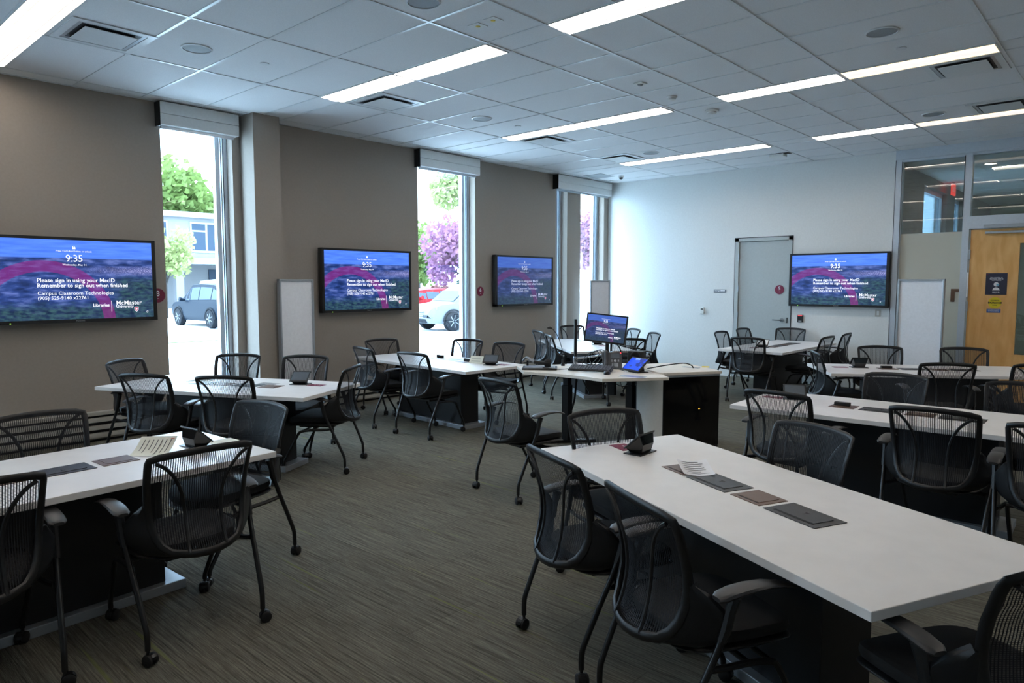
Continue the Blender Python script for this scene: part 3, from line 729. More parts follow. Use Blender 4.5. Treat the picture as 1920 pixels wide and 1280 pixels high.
for k, sgn, shift in (('D', 1, 0), ('E', 1, -.045), ('F', 1, 0), ('G', 1, .03), ('H', 1, .1), ('B', -1, .05)):
    for i, (lx, kind, pos) in enumerate([(-.385, 's', 'nearest the panel end'), (-.13, 'b', 'second from the panel end'), (.125, 's', 'third from the panel end'), (.375, 'b', 'farthest from the panel')]):
        if kind == 'b': o = bb if not ub else copy_tree(bb); ub = True
        else: o = sb if not us else copy_tree(sb); us = True
        yy = {'E': .0, 'G': .03}.get(k, 0)
        o.location = onto(k, sgn * lx + shift, yy); o.rotation_euler = (0, 0, R(TBL[k][2]) + (0 if sgn > 0 else PI))
        o['label'] = ('%s flush box in the %s, %s' % ('large dark' if kind == 'b' else 'bronze', DESC[k], pos)); o['group'] = 'flush boxes in the ' + DESC[k]
for i, (x, y, lb) in enumerate([(-6.53, 5.80, 'open black power box on the second window table, left of the papers'), (-5.98, 5.74, 'open black power box on the second window table, beside the folded card')]):
    t = thing('power_box', lb, 'table box', (x, y, TH), R(-3.5), 'open power boxes on the second window table')
    MB().box(-.088, .088, -.08, .08, 0, .003).build('bezel', M_bronze, t)
    MB().box(-.06, .06, .03, .055, .003, .035).build('socket_block', M_black, t, bevel=.003)
for k, lx in (('F', -.40), ('G', -.36)):
    o = tag(MB().box(-.055, .055, -.012, .03, .005, .03).build('socket_block', M_black, None, bevel=.003), 'black socket block risen from the %s' % DESC[k], 'socket')
    o.location = onto(k, lx, 0.01 if k == 'F' else .04); o.rotation_euler = (0, 0, R(TBL[k][2]))

# touch panels and maroon cards
M_tscr = mat('panel_screen_off', srgb(92, 99, 106), .22)
M_tdim = mat('panel_screen_pale', srgb(196, 198, 200), .2)
def panel(scr=M_tscr):
    t = thing('touch_panel', 'x', 'touch panel')
    MB().box(-.085, .085, -.055, .055, 0, .006).build('base', M_dark, t, bevel=.002)
    # wedge body : wide screen face tilted toward -y
    b = MB(); b.add([(-.050, -.035, .006), (.050, -.035, .006), (.050, .040, .006), (-.050, .040, .006), (-.076, -.048, .030), (.076, -.048, .030), (.076, .038, .108), (-.076, .038, .108), (-.062, .050, .055), (.062, .050, .055)],
                    [(0, 3, 2, 1), (0, 1, 5, 4), (4, 5, 6, 7), (3, 8, 9, 2), (8, 7, 6, 9), (1, 2, 9, 6, 5), (0, 4, 7, 8, 3)])
    b.build('body', M_gloss, t, bevel=.004)
    rot = Matrix.Translation((0, -.005, .0715)) @ Matrix.Rotation(math.atan2(.078, .086), 4, 'X')
    MB().box(-.086, .086, -.062, .062, -.004, .004).move(rot).build('bezel', M_dark, t, bevel=.002)
    MB().box(-.074, .074, -.045, .050, .004, .0046).move(rot).build('screen', scr, t)
    return t
PAN = panel(); used = False
CARD_TXT = MB().box(-.030, -.010, -.004, .006, 0, .0004).box(-.002, .014, -.002, .004, 0, .0004).box(.018, .034, -.002, .004, 0, .0004).mesh('card_marks', M_textw)
card0 = None
for k, x, y, rz, tb, cx, cy in [('D', -2.03, 3.27, 35 + 180 + 90, 'nearest right table', -2.165, 3.315), ('E', -3.97, 1.70, -10, 'near left table', -3.98, 1.86), ('B', -5.75, 3.43, 20, 'first window table', -5.585, 3.49), ('C', -5.52, 5.71, 10, 'second window table', -5.44, 5.82),
                        ('F', -2.08, 5.64, -10, 'second right table', -2.24, 5.62), ('G', -2.36, 8.27, 0, 'slanted right table', -2.52, 8.16), ('H', -4.15, 9.95, 60, 'grey door table', -4.22, 9.80), ('J', -6.20, 8.74, 50, 'far corner table', -6.0, 8.6)]:
    rz = {'D': -88, 'E': 188, 'B': 34, 'C': 30, 'F': 25, 'G': 215, 'H': 10, 'J': 40}[k]
    o = PAN if not used else copy_tree(PAN); used = True
    o.location = (x, y, TH); o.rotation_euler = (0, 0, R(rz)); o['label'] = 'black wedge touch panel on the %s' % tb; o['group'] = 'touch panels on the tables'
    if k == 'H':
        for c in o.children:
            if c.name.startswith('screen'): c.material_slots[0].link = 'OBJECT'; c.material_slots[0].material = M_tdim
    if k != 'E': t = thing('info_card', 'maroon card lying beside the touch panel on the %s' % tb, 'card', (cx, cy, TH + .0002), R(TBL[k][2]), 'cards beside the touch panels')
    else: t = thing('info_card', 'pale card with a maroon edge beside the touch panel on the near left table', 'card', (cx, cy, TH + .0002), R(-86), 'cards beside the touch panels')
    MB().box(-.075, .075, -.052, .052, 0, .0012).build('card', M_maroon if k != 'E' else M_paper, t)
    if k == 'E': MB().box(-.075, .075, -.056, -.051, 0, .0014).build('edge', M_maroon, t)
    else:
        o = bpy.data.objects.new('print', CARD_TXT); COL.objects.link(o); o.parent = t; o.location = (0, .01, .0014)

# loose papers
def sheet(name, label, loc, rz, w_, d_, bend, m=M_paper, lines=8, curl=0.0, logo=False, group=None, fold=False):
    t = thing(name, label, 'paper', loc, rz, group)
    rows = []; N_ = 12
    def h(u, v):
        if fold: return .0008 + bend * ((1 - u) / 2) ** 1.8 + .004 * v
        return .0008 + bend * (1 - math.cos(v * 2.2)) * .5 + curl * (u ** 2)
    for j in range(N_ + 1):
        v = j / N_; rows.append([(-w_ / 2 + w_ * i / N_, -d_ / 2 + d_ * v, h(2 * i / N_ - 1, v)) for i in range(N_ + 1)])
    MB().grid(rows).build('sheet', m, t, True, fix=False)
    mb = MB(); rnd = random.Random(label)
    for k in range(lines):
        v = .14 + .72 * k / max(1, lines - 1); u1 = rnd.uniform(.0, .75)
        a, b = -.75, u1; v2 = v + .022
        P = []
        for uu in [a + (b - a) * q / 4 for q in range(5)]: P.append((uu, v))
        r1 = [(w_ / 2 * uu, -d_ / 2 + d_ * v, h(uu, v) + .0012) for uu, _ in P]; r2 = [(w_ / 2 * uu, -d_ / 2 + d_ * v2, h(uu, v2) + .0012) for uu, _ in P]
        mb.grid([r1, r2])
    if lines: mb.build('print', M_ink, t, fix=False)
    if logo:
        v = .9; MB().lathe([(.010, 0), (.010, .001)], 14, (-w_ * .40, -d_ / 2 + d_ * v, h(-.80, v) + .003)).build('emblem', mat('rust_print', srgb(176, 92, 52), .7), t)
    return t
sheet('notice', 'curled cream notice with handwriting lying on the near left table', (-3.98, 1.47, TH), R(-48), .15, .20, .075, M_paper, 7, 0, True, None, True)
sheet('notice', 'crumpled white paper lying over the flush boxes of the nearest right table', (-1.62, 3.12, TH + .004), R(40), .15, .20, .028, M_textw, 7, .010)
sheet('leaflet', 'printed leaflet at the left on the first window table', (-6.66, 2.90, TH), R(30), .22, .16, .003, M_paper, 6, 0, False, 'leaflets on the first window table')
sheet('leaflet', 'printed leaflet right of the boxes on the first window table', (-5.98, 3.22, TH), R(20), .20, .14, .002, M_tdim, 6, 0, False, 'leaflets on the first window table')
sheet('leaflet', 'printed papers between the two open boxes on the second window table', (-6.26, 5.78, TH + .001), R(0), .26, .18, .004, M_tdim, 6)
sheet('leaflet', 'papers lying at the far side of the far corner table', (-6.75, 9.18, TH), R(60), .30, .22, .006, M_tdim, 8)
# folded tent card
t = thing('tent_card', 'folded white handwritten card standing on the second window table', 'card', (-5.76, 5.73, TH), R(15))
MB().grid([[(-.085, -.055, .001), (.085, -.055, .001)], [(-.085, .0, .085), (.085, .0, .085)], [(-.085, .05, .001), (.085, .05, .001)]]).build('card', M_paper, t, fix=False)
lt = MB(); rnd = random.Random(4)
for r_ in range(2):
    x = -.06
    while x < .055:
        q = rnd.uniform(.008, .016); z0 = .022 + r_ * .026
        y0 = -.055 + .055 * z0 / .085 - .001; y1 = -.055 + .055 * (z0 + .014) / .085 - .001
        lt.add([(x, y0, z0), (x + q * .3, y0, z0), (x + q * .6, y1, z0 + .014), (x + q * .3, y1, z0 + .014)], [(0, 1, 2, 3)]); x += q
lt.build('handwriting', M_ink, t, fix=False)

# ------------------------------------------------------------------ wall screens
SW, SH = 1.415, .795
def screen_text(m_txt, m_dim):
    P = []
    def at_(u, v): return Matrix.Translation(((u - .5) * SW, (.5 - v) * SH, .001))
    def tx(s, size, u, v, al='LEFT', bold=0.0, sx=1.0): return (text_mesh('txt', s, size, m_txt, al, bold, 0, sx), at_(u, v))
    A = join_meshes('clock_lettering', [tx('9:35', .098, .480, .235, 'CENTER', .0007, .92), tx('Wednesday, May 14', .026, .480, .312, 'CENTER', .0001), tx('Press Ctrl+Alt+Delete to unlock', .024, .480, .143, 'CENTER', .0001)], m_txt)
    B = join_meshes('message_lettering', [tx('Please sign in using your MacID', .056, .245, .508, 'LEFT', .0007, .98), tx('Remember to sign out when finished', .056, .245, .572, 'LEFT', .0007, .98), tx('(905) 525-9140 x22761', .048, .245, .728, 'LEFT', .0002, .98)], m_txt)
    C = join_meshes('department_lettering', [tx('Campus Classroom Technologies', .050, .245, .668, 'LEFT', 0, 1.0)], m_txt)
    ln = MB().box(.706 * SW - SW / 2, .709 * SW - SW / 2, (.5 - .91) * SH, (.5 - .77) * SH, .001, .0012).mesh('l', m_txt)
    D = join_meshes('logo_lettering', [tx('McMaster', .064, .738, .800, 'LEFT', .0002, .98), tx('University', .042, .738, .848, 'LEFT', .0004, .98), tx('Libraries', .044, .585, .826, 'LEFT', .0008), (ln, Matrix.Identity(4))], m_txt)
    return A, B, C, D
TXT_A = screen_text(M_txt, M_txt); TXT_B = screen_text(M_txt2, M_txt2)
M_crest = emit('crest_maroon', (.45, .05, .12, 1), .5)
M_led = emit('green_led', (.4, .9, .1, 1), 1.0)
def lock_mesh():
    mb = MB(); c = (.480 - .5) * SW, (.5 - .098) * SH
    mb.box(c[0] - .014, c[0] + .014, c[1] - .014, c[1] + .004, .001, .0015)
    mb.tube([(c[0] + .009 * math.cos(a), c[1] + .004 + .012 * math.sin(a), .0014) for a in [PI * i / 8 for i in range(9)]], .0022, 5)
    c = (.955 - .5) * SW, (.5 - .925) * SH
    mb.tube([(c[0] + .009 * math.cos(a), c[1] + .009 * math.sin(a), .0012) for a in [.3 + 5.2 * i / 12 for i in range(13)]], .0016, 4)
    return mb
def shield(s):
    c = (.878 - .5) * SW, (.5 - .885) * SH
    P = [(-1, 1.1), (1, 1.1), (1, -.1), (.75, -.75), (0, -1.35), (-.75, -.75), (-1, -.1)]
    return [(c[0] + x * .021 * s, c[1] + y * .022 * s) for x, y in P][::-1]
def build_tv(m_scr, texts, mtx):
    t = thing('wall_screen', 'x', 'screen')          # local: x along the wall, y up the wall -> rotated below, z out of the wall
    b = MB(); W2, H2 = .745, .425
    b.box(-W2, W2, H2 - .028, H2, -.075, .006).box(-W2, W2, -H2, -H2 + .034, -.075, .006).box(-W2, -SW / 2, -H2, H2, -.075, .006).box(SW / 2, W2, -H2, H2, -.075, .006)
    b.box(-W2 + .01, W2 - .01, -H2 + .01, H2 - .01, -.075, -.004)
    bz = b.build('bezel', M_dark, t)
    MB().box(-.3, .3, -.2, .2, -.11, -.075).build('wall_mount', M_black, t)
    me = bpy.data.meshes.new('display'); y0, y1 = -SH / 2 + .002, SH / 2 + .002
    me.from_pydata([(-SW / 2, -H2 + .034, 0), (SW / 2, -H2 + .034, 0), (SW / 2, H2 - .028, 0), (-SW / 2, H2 - .028, 0)], [], [(0, 1, 2, 3)])
    uv = me.uv_layers.new(name='UVMap')
    for i, c in enumerate([(0, 0), (1, 0), (1, 1), (0, 1)]): uv.data[i].uv = c
    me.materials.append(m_scr); d = bpy.data.objects.new('display', me); COL.objects.link(d); d.parent = t
    for nm, q in zip(('clock_lettering', 'message_lettering', 'department_lettering', 'logo_lettering'), texts):
        o = bpy.data.objects.new(nm, q); COL.objects.link(o); o.parent = d; o.location = (0, .003, .001)
    o = lock_mesh().build('padlock_symbol', mtx, d); o.location = (0, .003, .001)
    o = MB().prism(shield(1.0), .001, .0015).build('crest', mtx, d); o.location = (0, .003, .0)
    o = MB().prism(shield(.78), .0016, .002).build('crest_field', M_crest, d); o.location = (0, .003, .0)
    c = (.878 - .5) * SW, (.5 - .885) * SH
    o = MB().add([(c[0] + x * .010, c[1] + y * .010, .0024) for x, y in [(-1, .9), (-.4, .2), (0, .7), (.4, .2), (1, .9), (.6, -.5), (0, -.9), (-.6, -.5)]], [(0, 1, 2, 3, 4, 5, 6, 7)]).build('crest_charge', mtx, d); o.location = (0, .003, .0)
    o = bpy.data.objects.new('maker_lettering', TVT); COL.objects.link(o); o.parent = bz; o.location = (0, -H2 + .017, .0065)
    MB().box(-.60, -.588, -H2 + .006, -H2 + .012, .006, .008).build('power_light', M_led, bz)
    return t
TVT = text_mesh('txt', 'Panasonic', .020, M_grille, 'CENTER', .0003)
RL_ = Matrix(((0, 0, 1), (1, 0, 0), (0, 1, 0)))      # window wall: local x -> +y, y -> up, z -> +x
RB_ = Matrix(((1, 0, 0), (0, 0, -1), (0, 1, 0)))     # far wall: z -> -y
tvA = build_tv(M_scr, TXT_A, M_txt); tvB = build_tv(M_scr2, TXT_B, M_txt2)
for o, loc, rm, lb in [(tvA, (WX + .115, 2.315, 1.675), RL_, 'largest looking screen, left of the first window, cut by the left edge'),
                       (None, (WX + .115, 5.865, 1.682), RL_, 'wall screen between the square column and the second window'),
                       (tvB, (WX + .115, 9.14, 1.688), RL_, 'dim wall screen between the second window and the far corner windows'),
                       (None, (-3.705, BY - .10, 1.70), RB_, 'wall screen on the far wall overlapping the grey door')]:
    if o is None: o = copy_tree(tvA)
    o.location = loc; o.rotation_euler = rm.to_euler(); o['label'] = lb; o['group'] = 'wall screens showing a sign-in page'
# numbered discs
for ch, loc, rm, lb in [('8', (WX + .002, 3.115, 1.51), RL_, 'maroon disc with number 8 beside the first window'), ('6', (WX + .002, 8.15, 1.515), RL_, 'maroon disc with number 6 right of the second window'), ('5', (-4.655, BY + .0165, 1.54), RB_, 'maroon disc with number 5 on the grey door')]:
    t = thing('number_disc', lb, 'sign', loc, 0, 'numbered maroon discs'); t.rotation_euler = rm.to_euler()
    MB().lathe([(.078, 0), (.078, .003)], 40).build('disc', M_maroon, t)
    o = bpy.data.objects.new('number', text_mesh('txt', ch, .085, M_textw, 'CENTER', .001)); COL.objects.link(o); o.parent = t; o.location = (0, .018, .0035)
    MB().box(-.009, .009, -.038, -.034, .003, .0036).build('dash', M_textw, t)
# small wall devices
t = thing('room_sign', 'small grey storage room sign left of the grey door', 'sign', (-5.71, BY - .001, 1.51)); t.rotation_euler = RB_.to_euler()
MB().box(-.115, .115, -.027, .027, 0, .006).build('plate', mat('slate_plate', srgb(92, 100, 112), .4), t)
o = bpy.data.objects.new('lettering', join_meshes('l', [(text_mesh('txt', 'Storage', .034, M_textw, 'LEFT', .0004), Matrix.Translation((-.10, 0, 0))), (MB().box(.01, .095, -.010, .012, 0, .0004).mesh('b', M_textw), Matrix.Identity(4))], M_textw)); COL.objects.link(o); o.parent = t; o.location = (0, .006, .0065)
t = thing('thermostat', 'small white thermostat on the far wall', 'thermostat', (-6.04, BY - .001, 1.155)); t.rotation_euler = RB_.to_euler()
MB().box(-.036, .036, -.058, .058, 0, .026).build('body', M_white, t, bevel=.004); MB().box(-.024, .024, .012, .036, .026, .0268).build('display', M_gun, t)
t = thing('card_reader', 'black card reader with red light right of the grey door', 'card reader', (-4.285, BY - .001, 1.065)); t.rotation_euler = RB_.to_euler()
MB().box(-.045, .045, -.062, .062, 0, .022).build('body', M_dark, t, bevel=.004); MB().box(-.034, .034, .046, .056, .022, .024).build('red_light', emit('red_led', (1, .05, .06, 1), 1.2), t); MB().box(-.025, .025, -.042, -.034, .022, .0226).build('print', M_textw, t)
for loc, rm, lb, s in [((-3.115, BY - .001, 1.19), RB_, 'wall plate below the far wall screen', (.040, .055)), ((WX + .001, 9.56, .50), RL_, 'white wall outlet below the dim screen', (.037, .058)), ((-3.72, BY - .001, .42), RB_, 'dark outlet low on the far wall', (.037, .058))]:
    t = thing('wall_outlet', lb, 'outlet', loc); t.rotation_euler = rm.to_euler()
    MB().box(-s[0], s[0], -s[1], s[1], 0, .006).build('plate', M_cream if 'dark' not in lb else M_dark, t, bevel=.001); MB().box(-.016, .016, -.033, .033, .006, .008).build('socket', M_white if 'dark' not in lb else M_black, t)
# stickers on the wooden door
M_post = mat('poster_navy', srgb(44, 46, 66), .5)
t = thing('poster', 'dark mask poster on the maple door', 'poster', (-1.625, PY + .008, 1.635)); t.rotation_euler = RB_.to_euler()
MB().box(-.125, .125, -.150, .150, 0, .001).build('sheet', M_post, t)
P = []
for s, z in (('Face coverings or', .088), ('face masks must be', .070), ('worn indoors', .052), ('Thank you for', -.108), ('keeping us safe', -.122)):
    P.append((text_mesh('txt', s, .020 if z > 0 else .014, M_textw, 'CENTER', .0004), Matrix.Translation((0, z, .0013))))
o = bpy.data.objects.new('lettering', join_meshes('lettering', P, M_textw)); COL.objects.link(o); o.parent = t
hd = MB().lathe([(.030, .001), (.030, .0018)], 24, (0, -.005, 0)); hd.prism([(-.045, -.088), (.045, -.088), (.032, -.058), (.014, -.046), (-.014, -.046), (-.032, -.058)], .001, .0018)
hd.build('head_symbol', M_textw, t); MB().prism([(.002, -.020), (.026, -.030), (.036, -.006), (.016, .004), (.0, -.002)], .0019, .0024).build('mask_symbol', mat('mask_blue', srgb(120, 176, 204), .6), t)
MB().box(-.118, -.098, .124, .138, .001, .0016).build('mark', M_maroon, t)
t = thing('warning_disc', 'yellow automatic door caution disc on the maple door', 'sign', (-1.63, PY + .008, 1.375)); t.rotation_euler = RB_.to_euler()
MB().lathe([(.078, 0), (.078, .001)], 36).build('disc', mat('caution_yellow', srgb(226, 204, 30), .5), t)
MB().box(-.078, .078, -.013, .013, .001, .0014).build('band', M_black, t)
o = bpy.data.objects.new('band_lettering', text_mesh('txt', 'CAUTION', .030, mat('caution_letter', srgb(226, 204, 30), .5), 'CENTER', .0008)); COL.objects.link(o); o.parent = t; o.location = (0, 0, .0016)
o = bpy.data.objects.new('lettering', join_meshes('l', [(text_mesh('txt', 'AUTOMATIC', .018, M_black, 'CENTER', .0005), Matrix.Translation((0, .032, .0013))), (text_mesh('txt', 'DOOR', .018, M_black, 'CENTER', .0005), Matrix.Translation((0, -.034, .0013)))], M_black)); COL.objects.link(o); o.parent = t
t = thing('door_label', 'blue and white label under the caution disc', 'label', (-1.64, PY + .008, 1.262)); t.rotation_euler = RB_.to_euler()
MB().box(-.082, .082, -.026, .026, 0, .001).build('sheet', mat('label_blue', srgb(36, 84, 160), .5), t)
o = bpy.data.objects.new('lettering', join_meshes('l', [(text_mesh('txt', 'AUTOMATIC DOOR', .015, M_textw, 'CENTER', .0003), Matrix.Translation((0, .012, .0013))), (text_mesh('txt', 'ACTIVATE SWITCH', .015, M_textw, 'CENTER', .0003), Matrix.Translation((0, -.004, .0013)))], M_textw)); COL.objects.link(o); o.parent = t

# ------------------------------------------------------------------ standing whiteboards
def board(label, loc, rz, w_, zt=1.69):
    t = thing('whiteboard', label, 'whiteboard', loc, rz, 'narrow standing whiteboards')     # faces -y locally
    MB().box(-w_ / 2 + .02, w_ / 2 - .02, -.012, .012, .12, zt - .02).build('panel', M_glossw, t)
    fr = MB().box(-w_ / 2, -w_ / 2 + .022, -.035, .035, .10, zt).box(w_ / 2 - .022, w_ / 2, -.035, .035, .10, zt).box(-w_ / 2, w_ / 2, -.03, .03, zt - .02, zt + .004).box(-w_ / 2, w_ / 2, -.03, .03, .10, .125)
    fr.build('frame', M_alu, t, bevel=.003)
    for sx in (-1, 1):
        ft = MB().box(sx * (w_ / 2 - .02) - .018, sx * (w_ / 2 - .02) + .018, -.20, .20, .055, .10).build('foot', M_alu, t, bevel=.003)
        for sy in (-.17, .17): MB().lathe([(.001, -.012), (.027, -.012), (.027, .012), (.001, .012)], 16, (sx * (w_ / 2 - .02), sy, .027), 'x').build('caster', M_black, ft)
    return t
board('narrow whiteboard standing between the square column and the second screen', (-7.72, 4.57, 0), R(90), .46)
board('narrow whiteboard standing in the far corner behind the monitor', (-7.66, 10.86, 0), R(50), .37, 1.70)
board('narrow whiteboard standing before the glazed partition near the maple door', (-2.42, 11.20, 0), 0, .58, 1.70)

# ------------------------------------------------------------------ podium desk, cabinet and equipment
DZ = .76
desk = thing('podium_desk', 'pale angled sit-stand podium desk on black legs in the middle of the room', 'desk', (-4.1, 5.7, 0))
def L2(x, y): return (x + 4.1, y - 5.7)
poly = [(-5.00, 5.57), (-4.65, 5.28), (-4.42, 5.335), (-4.18, 5.372), (-3.95, 5.375), (-3.74, 5.35), (-3.34, 5.87), (-3.95, 6.40), (-4.25, 6.62), (-4.62, 6.28)]
MB().prism([L2(*p) for p in poly], DZ - .03, DZ).build('desktop', mat('birch_laminate', srgb(226, 218, 206), .4, var=.015, vscale=12), desk, bevel=.002)
for (x, y) in ((-4.42, 5.70), (-3.92, 6.12)):
    lx, ly = L2(x, y)
    lg = MB().box(lx - .032, lx + .032, ly - .032, ly + .032, .60, DZ - .03).build('leg', M_leg, desk, bevel=.004)
    MB().box(lx - .040, lx + .040, ly - .040, ly + .040, .03, .60).build('lower_leg', M_leg, lg, bevel=.004)
    MB().box(-.035, .035, -.30, .30, 0, .03).move(Matrix.Translation((lx, ly, 0)) @ Matrix.Rotation(R(-40), 4, 'Z')).build('foot', M_leg, lg, bevel=.004)
MB().tube([(*L2(-4.42, 5.70), DZ - .05), (*L2(-3.92, 6.12), DZ - .05)], .03, 4).build('cross_beam', M_leg, desk)
MB().tube(smoothpath([(*L2(-4.36, 5.78), DZ - .03), (*L2(-4.36, 5.77), .6), (*L2(-4.42, 5.82), .42), (*L2(-4.46, 5.80), .22), (*L2(-4.40, 5.86), .02)], 4), .011, 7).build('cable_sleeve', M_black, desk, True)
cb = MB()
for i in range(5):
    rnd = random.Random(i); x0, y0 = -4.2 + rnd.uniform(-.2, .2), 5.95 + rnd.uniform(-.1, .1)
    cb.tube(smoothpath([(*L2(x0, y0), DZ - .03), (*L2(x0 + .05, y0), .62 + rnd.uniform(-.05, .05)), (*L2(x0 + rnd.uniform(.1, .25), y0 + .1), .60), (*L2(x0 + .3, y0 + .12), DZ - .04)], 4), .004, 5)
cb.box(*[q for q in (L2(-4.11, 0)[0], L2(-4.03, 0)[0])], *[q for q in (L2(0, 5.98)[1], L2(0, 6.02)[1])], .50, .68)
cb.build('hanging_cables', M_black, desk)
# cabinet
cab = thing('av_cabinet', 'black glass fronted equipment cabinet with a pale top beside the podium desk', 'cabinet', (-3.156, 6.553, 0))
cab.rotation_euler = (0, 0, math.atan2(-.845, -.535))       # local x: along the front, toward the near corner; local y: out of the front?
# local frame: x along (-.419,-.908); y = left of it = (.908,-.419) which points out of the front
MB().box(.0, .62, -.66, -.012, .0, .742).build('body', M_black, cab, bevel=.003)
MB().box(.005, .615, -.012, .0, .03, .725).build('glass_front', M_gloss, cab)
MB().box(.001, .619, -.66, .001, .725, .745).build('top_rail', M_alu, cab)
top = [(-.006, .022), (-.006, -.75), (.66, -.75), (.66, -.05), (.652, -.01), (.63, .012), (.60, .022)]
MB().prism(top[::-1], .747, .775).build('cabinet_top', bpy.data.materials['birch_laminate'], cab, bevel=.002)
MB().box(.22, .235, .0, .001, .40, .405).build('indicator_light', emit('amber_led', (1, .5, .05, 1), 1.5), cab)
rows = []
for i in range(9):
    a = R(90 - 90 * i / 8); rows.append([(.622 + .19 * math.cos(a), -.20 + .19 * math.sin(a) * 1.0, z) for z in (.0, .745)])
MB().grid(rows).add([rows[i][1] for i in range(9)] + [(.622, -.20, .745)], [tuple(range(10))]).build('curved_side_panel', M_white, cab, True)

# equipment on the desk
def dk(name, label, cat, x, y, rz=0, z=DZ, group=None): return thing(name, label, cat, (x, y, z), R(rz), group)
t = dk('keyboard', 'black computer keyboard on the podium desk', 'keyboard', -4.16, 5.76, 20)
KT = Matrix.Translation((0, 0, .006)) @ Matrix.Translation((0, -.08, 0)) @ Matrix.Rotation(R(13), 4, 'X') @ Matrix.Translation((0, .08, 0))
kb = MB().box(-.225, .225, -.080, .080, 0, .014).move(KT).build('case', M_dark, t, bevel=.004)
MB().box(-.20, -.17, .05, .065, 0, .036).box(.17, .20, .05, .065, 0, .036).build('tilt_foot', M_black, t)
mb = MB()
for r_ in range(5):
    for c in range(15): mb.box(-.213 + c * .0285, -.213 + c * .0285 + .023, -.066 + r_ * .026, -.066 + r_ * .026 + .021, .014, .021)
mb.move(KT).build('keys', mat('key_plastic', srgb(70, 73, 78), .35), t)['kind'] = 'stuff'
t = dk('computer_mouse', 'black mouse right of the keyboard on the podium desk', 'mouse', -3.90, 5.66, 20)
rows = []
for z, s in ((0, .95), (.012, 1), (.026, .86), (.034, .55), (.037, .05)): rows.append([(math.cos(2 * PI * i / 16) * .032 * s, math.sin(2 * PI * i / 16) * .055 * s, z) for i in range(17)])
MB().grid(rows).build('shell', M_dark, t, True); MB().box(-.004, .004, .012, .036, .028, .038).build('scroll_wheel', M_gun, t)
# monitor
t = dk('computer_monitor', 'computer monitor showing a sign-in page on the podium desk', 'monitor', -4.315, 6.23, 0)
mt = Matrix.Translation((0, 0, .40)) @ Matrix.Rotation(R(25), 4, 'Z') @ Matrix.Rotation(R(90 - 8), 4, 'X') @ Matrix.Rotation(R(-5.5), 4, 'Z')
mw, mh = .222, .154
mo = MB().box(-mw, mw, -mh, mh, -.035, -.002).box(-mw, mw, mh - .014, mh, -.002, .006).box(-mw, mw, -mh, -mh + .018, -.002, .006).box(-mw, -mw + .014, -mh, mh, -.002, .006).box(mw - .014, mw, -mh, mh, -.002, .006).build('bezel', M_dark, t, bevel=.002)
mo.matrix_local = mt
d = bpy.data.objects.new('display', tvB.children[[c.name.startswith('display') for c in tvB.children].index(True)].data); COL.objects.link(d); d.parent = t
sc_ = (2 * mw - .028) / SW; d.matrix_local = mt @ Matrix.Diagonal((sc_, (2 * mh - .032) / .788, 1, 1)) @ Matrix.Translation((0, -.001, .0))
for nm, q in zip(('clock_lettering', 'message_lettering', 'department_lettering', 'logo_lettering'), TXT_A):
    o = bpy.data.objects.new(nm, q); COL.objects.link(o); o.parent = d; o.location = (0, .003, .001)
MB().tube([(-.0, .03, .01), (0, .03, .36)], .02, 8).build('stand_post', M_leg, t); MB().prism([(.11 * math.cos(a), .03 + .09 * math.sin(a)) for a in [2 * PI * i / 20 for i in range(20)]], 0, .012).build('stand_base', M_leg, t, bevel=.002)
# black pole with clamp, gooseneck microphone
t = dk('mounting_pole', 'tall black monitor pole clamped to the back of the podium desk', 'pole', -4.56, 6.02)
MB().lathe([(.017, .02), (.017, .50), (.012, .503)], 16).build('pole', M_leg, t, True); MB().lathe([(.024, .0), (.026, .06), (.024, .10)], 16).build('collar', M_chrome, t, True)
MB().box(-.035, .035, -.035, .035, 0, .012).build('clamp', M_chrome, t, bevel=.003)
MB().tube(smoothpath([(.02, .0, .085), (.14, .10, .10), (.26, .16, .13), (.33, .22, .155)], 3), .017, 6, flat=.6).build('silver_arm', M_chrome, t, True)
t = dk('gooseneck_microphone', 'thin gooseneck microphone left of the black pole', 'microphone', -4.66, 5.93)
MB().lathe([(.022, 0), (.022, .02), (.014, .03), (.014, .07), (.001, .072)], 14).build('base', M_dark, t, True)
MB().tube(smoothpath([(0, 0, .06), (-.01, 0, .17), (-.045, -.02, .30), (-.085, -.05, .38), (-.11, -.06, .402)], 4), .004, 6).build('neck', M_leg, t, True); MB().tube([(-.105, -.058, .400), (-.125, -.068, .408), (-.15, -.08, .404)], [.008, .012, .008], 8).build('capsule', M_black, t, True)
# desk phone
M_phone = mat('phone_plastic', srgb(58, 60, 64), .4)
t = dk('desk_phone', 'black desk phone with its handset on the podium desk', 'phone', -4.09, 6.03, 36)
ph = Matrix.Rotation(R(52), 4, 'X')
b = MB().box(-.10, .10, 0, .20, -.012, .010).move(ph).build('body', M_phone, t, bevel=.004)
MB().box(-.015, .075, .125, .185, .010, .012).move(ph).build('display', M_tscr, t)
MB().lathe([(.014, .010), (.014, .013)], 16, (.03, .095, 0)).move(ph).build('navigation_key', M_alu, t)
mb = MB()
for i in range(4):
    for j in range(3): mb.box(-.005 + j * .024, .012 + j * .024, .018 + i * .014, .027 + i * .014, .010, .013)
mb.box(-.012, .004, .100, .106, .010, .012).box(.056, .072, .100, .106, .010, .012).box(-.012, .004, .086, .091, .010, .012).box(.056, .072, .086, .091, .010, .012).move(ph).build('keypad', M_alu, t)
MB().tube(smoothpath([(-.065, .01, .035), (-.065, .03, .042), (-.065, .10, .030), (-.065, .17, .042), (-.065, .19, .035)], 3), [.018, .022, .023, .021, .018, .016, .015, .016, .018, .021, .023, .022, .018][:13], 8).move(ph).build('handset', M_phone, t, True)
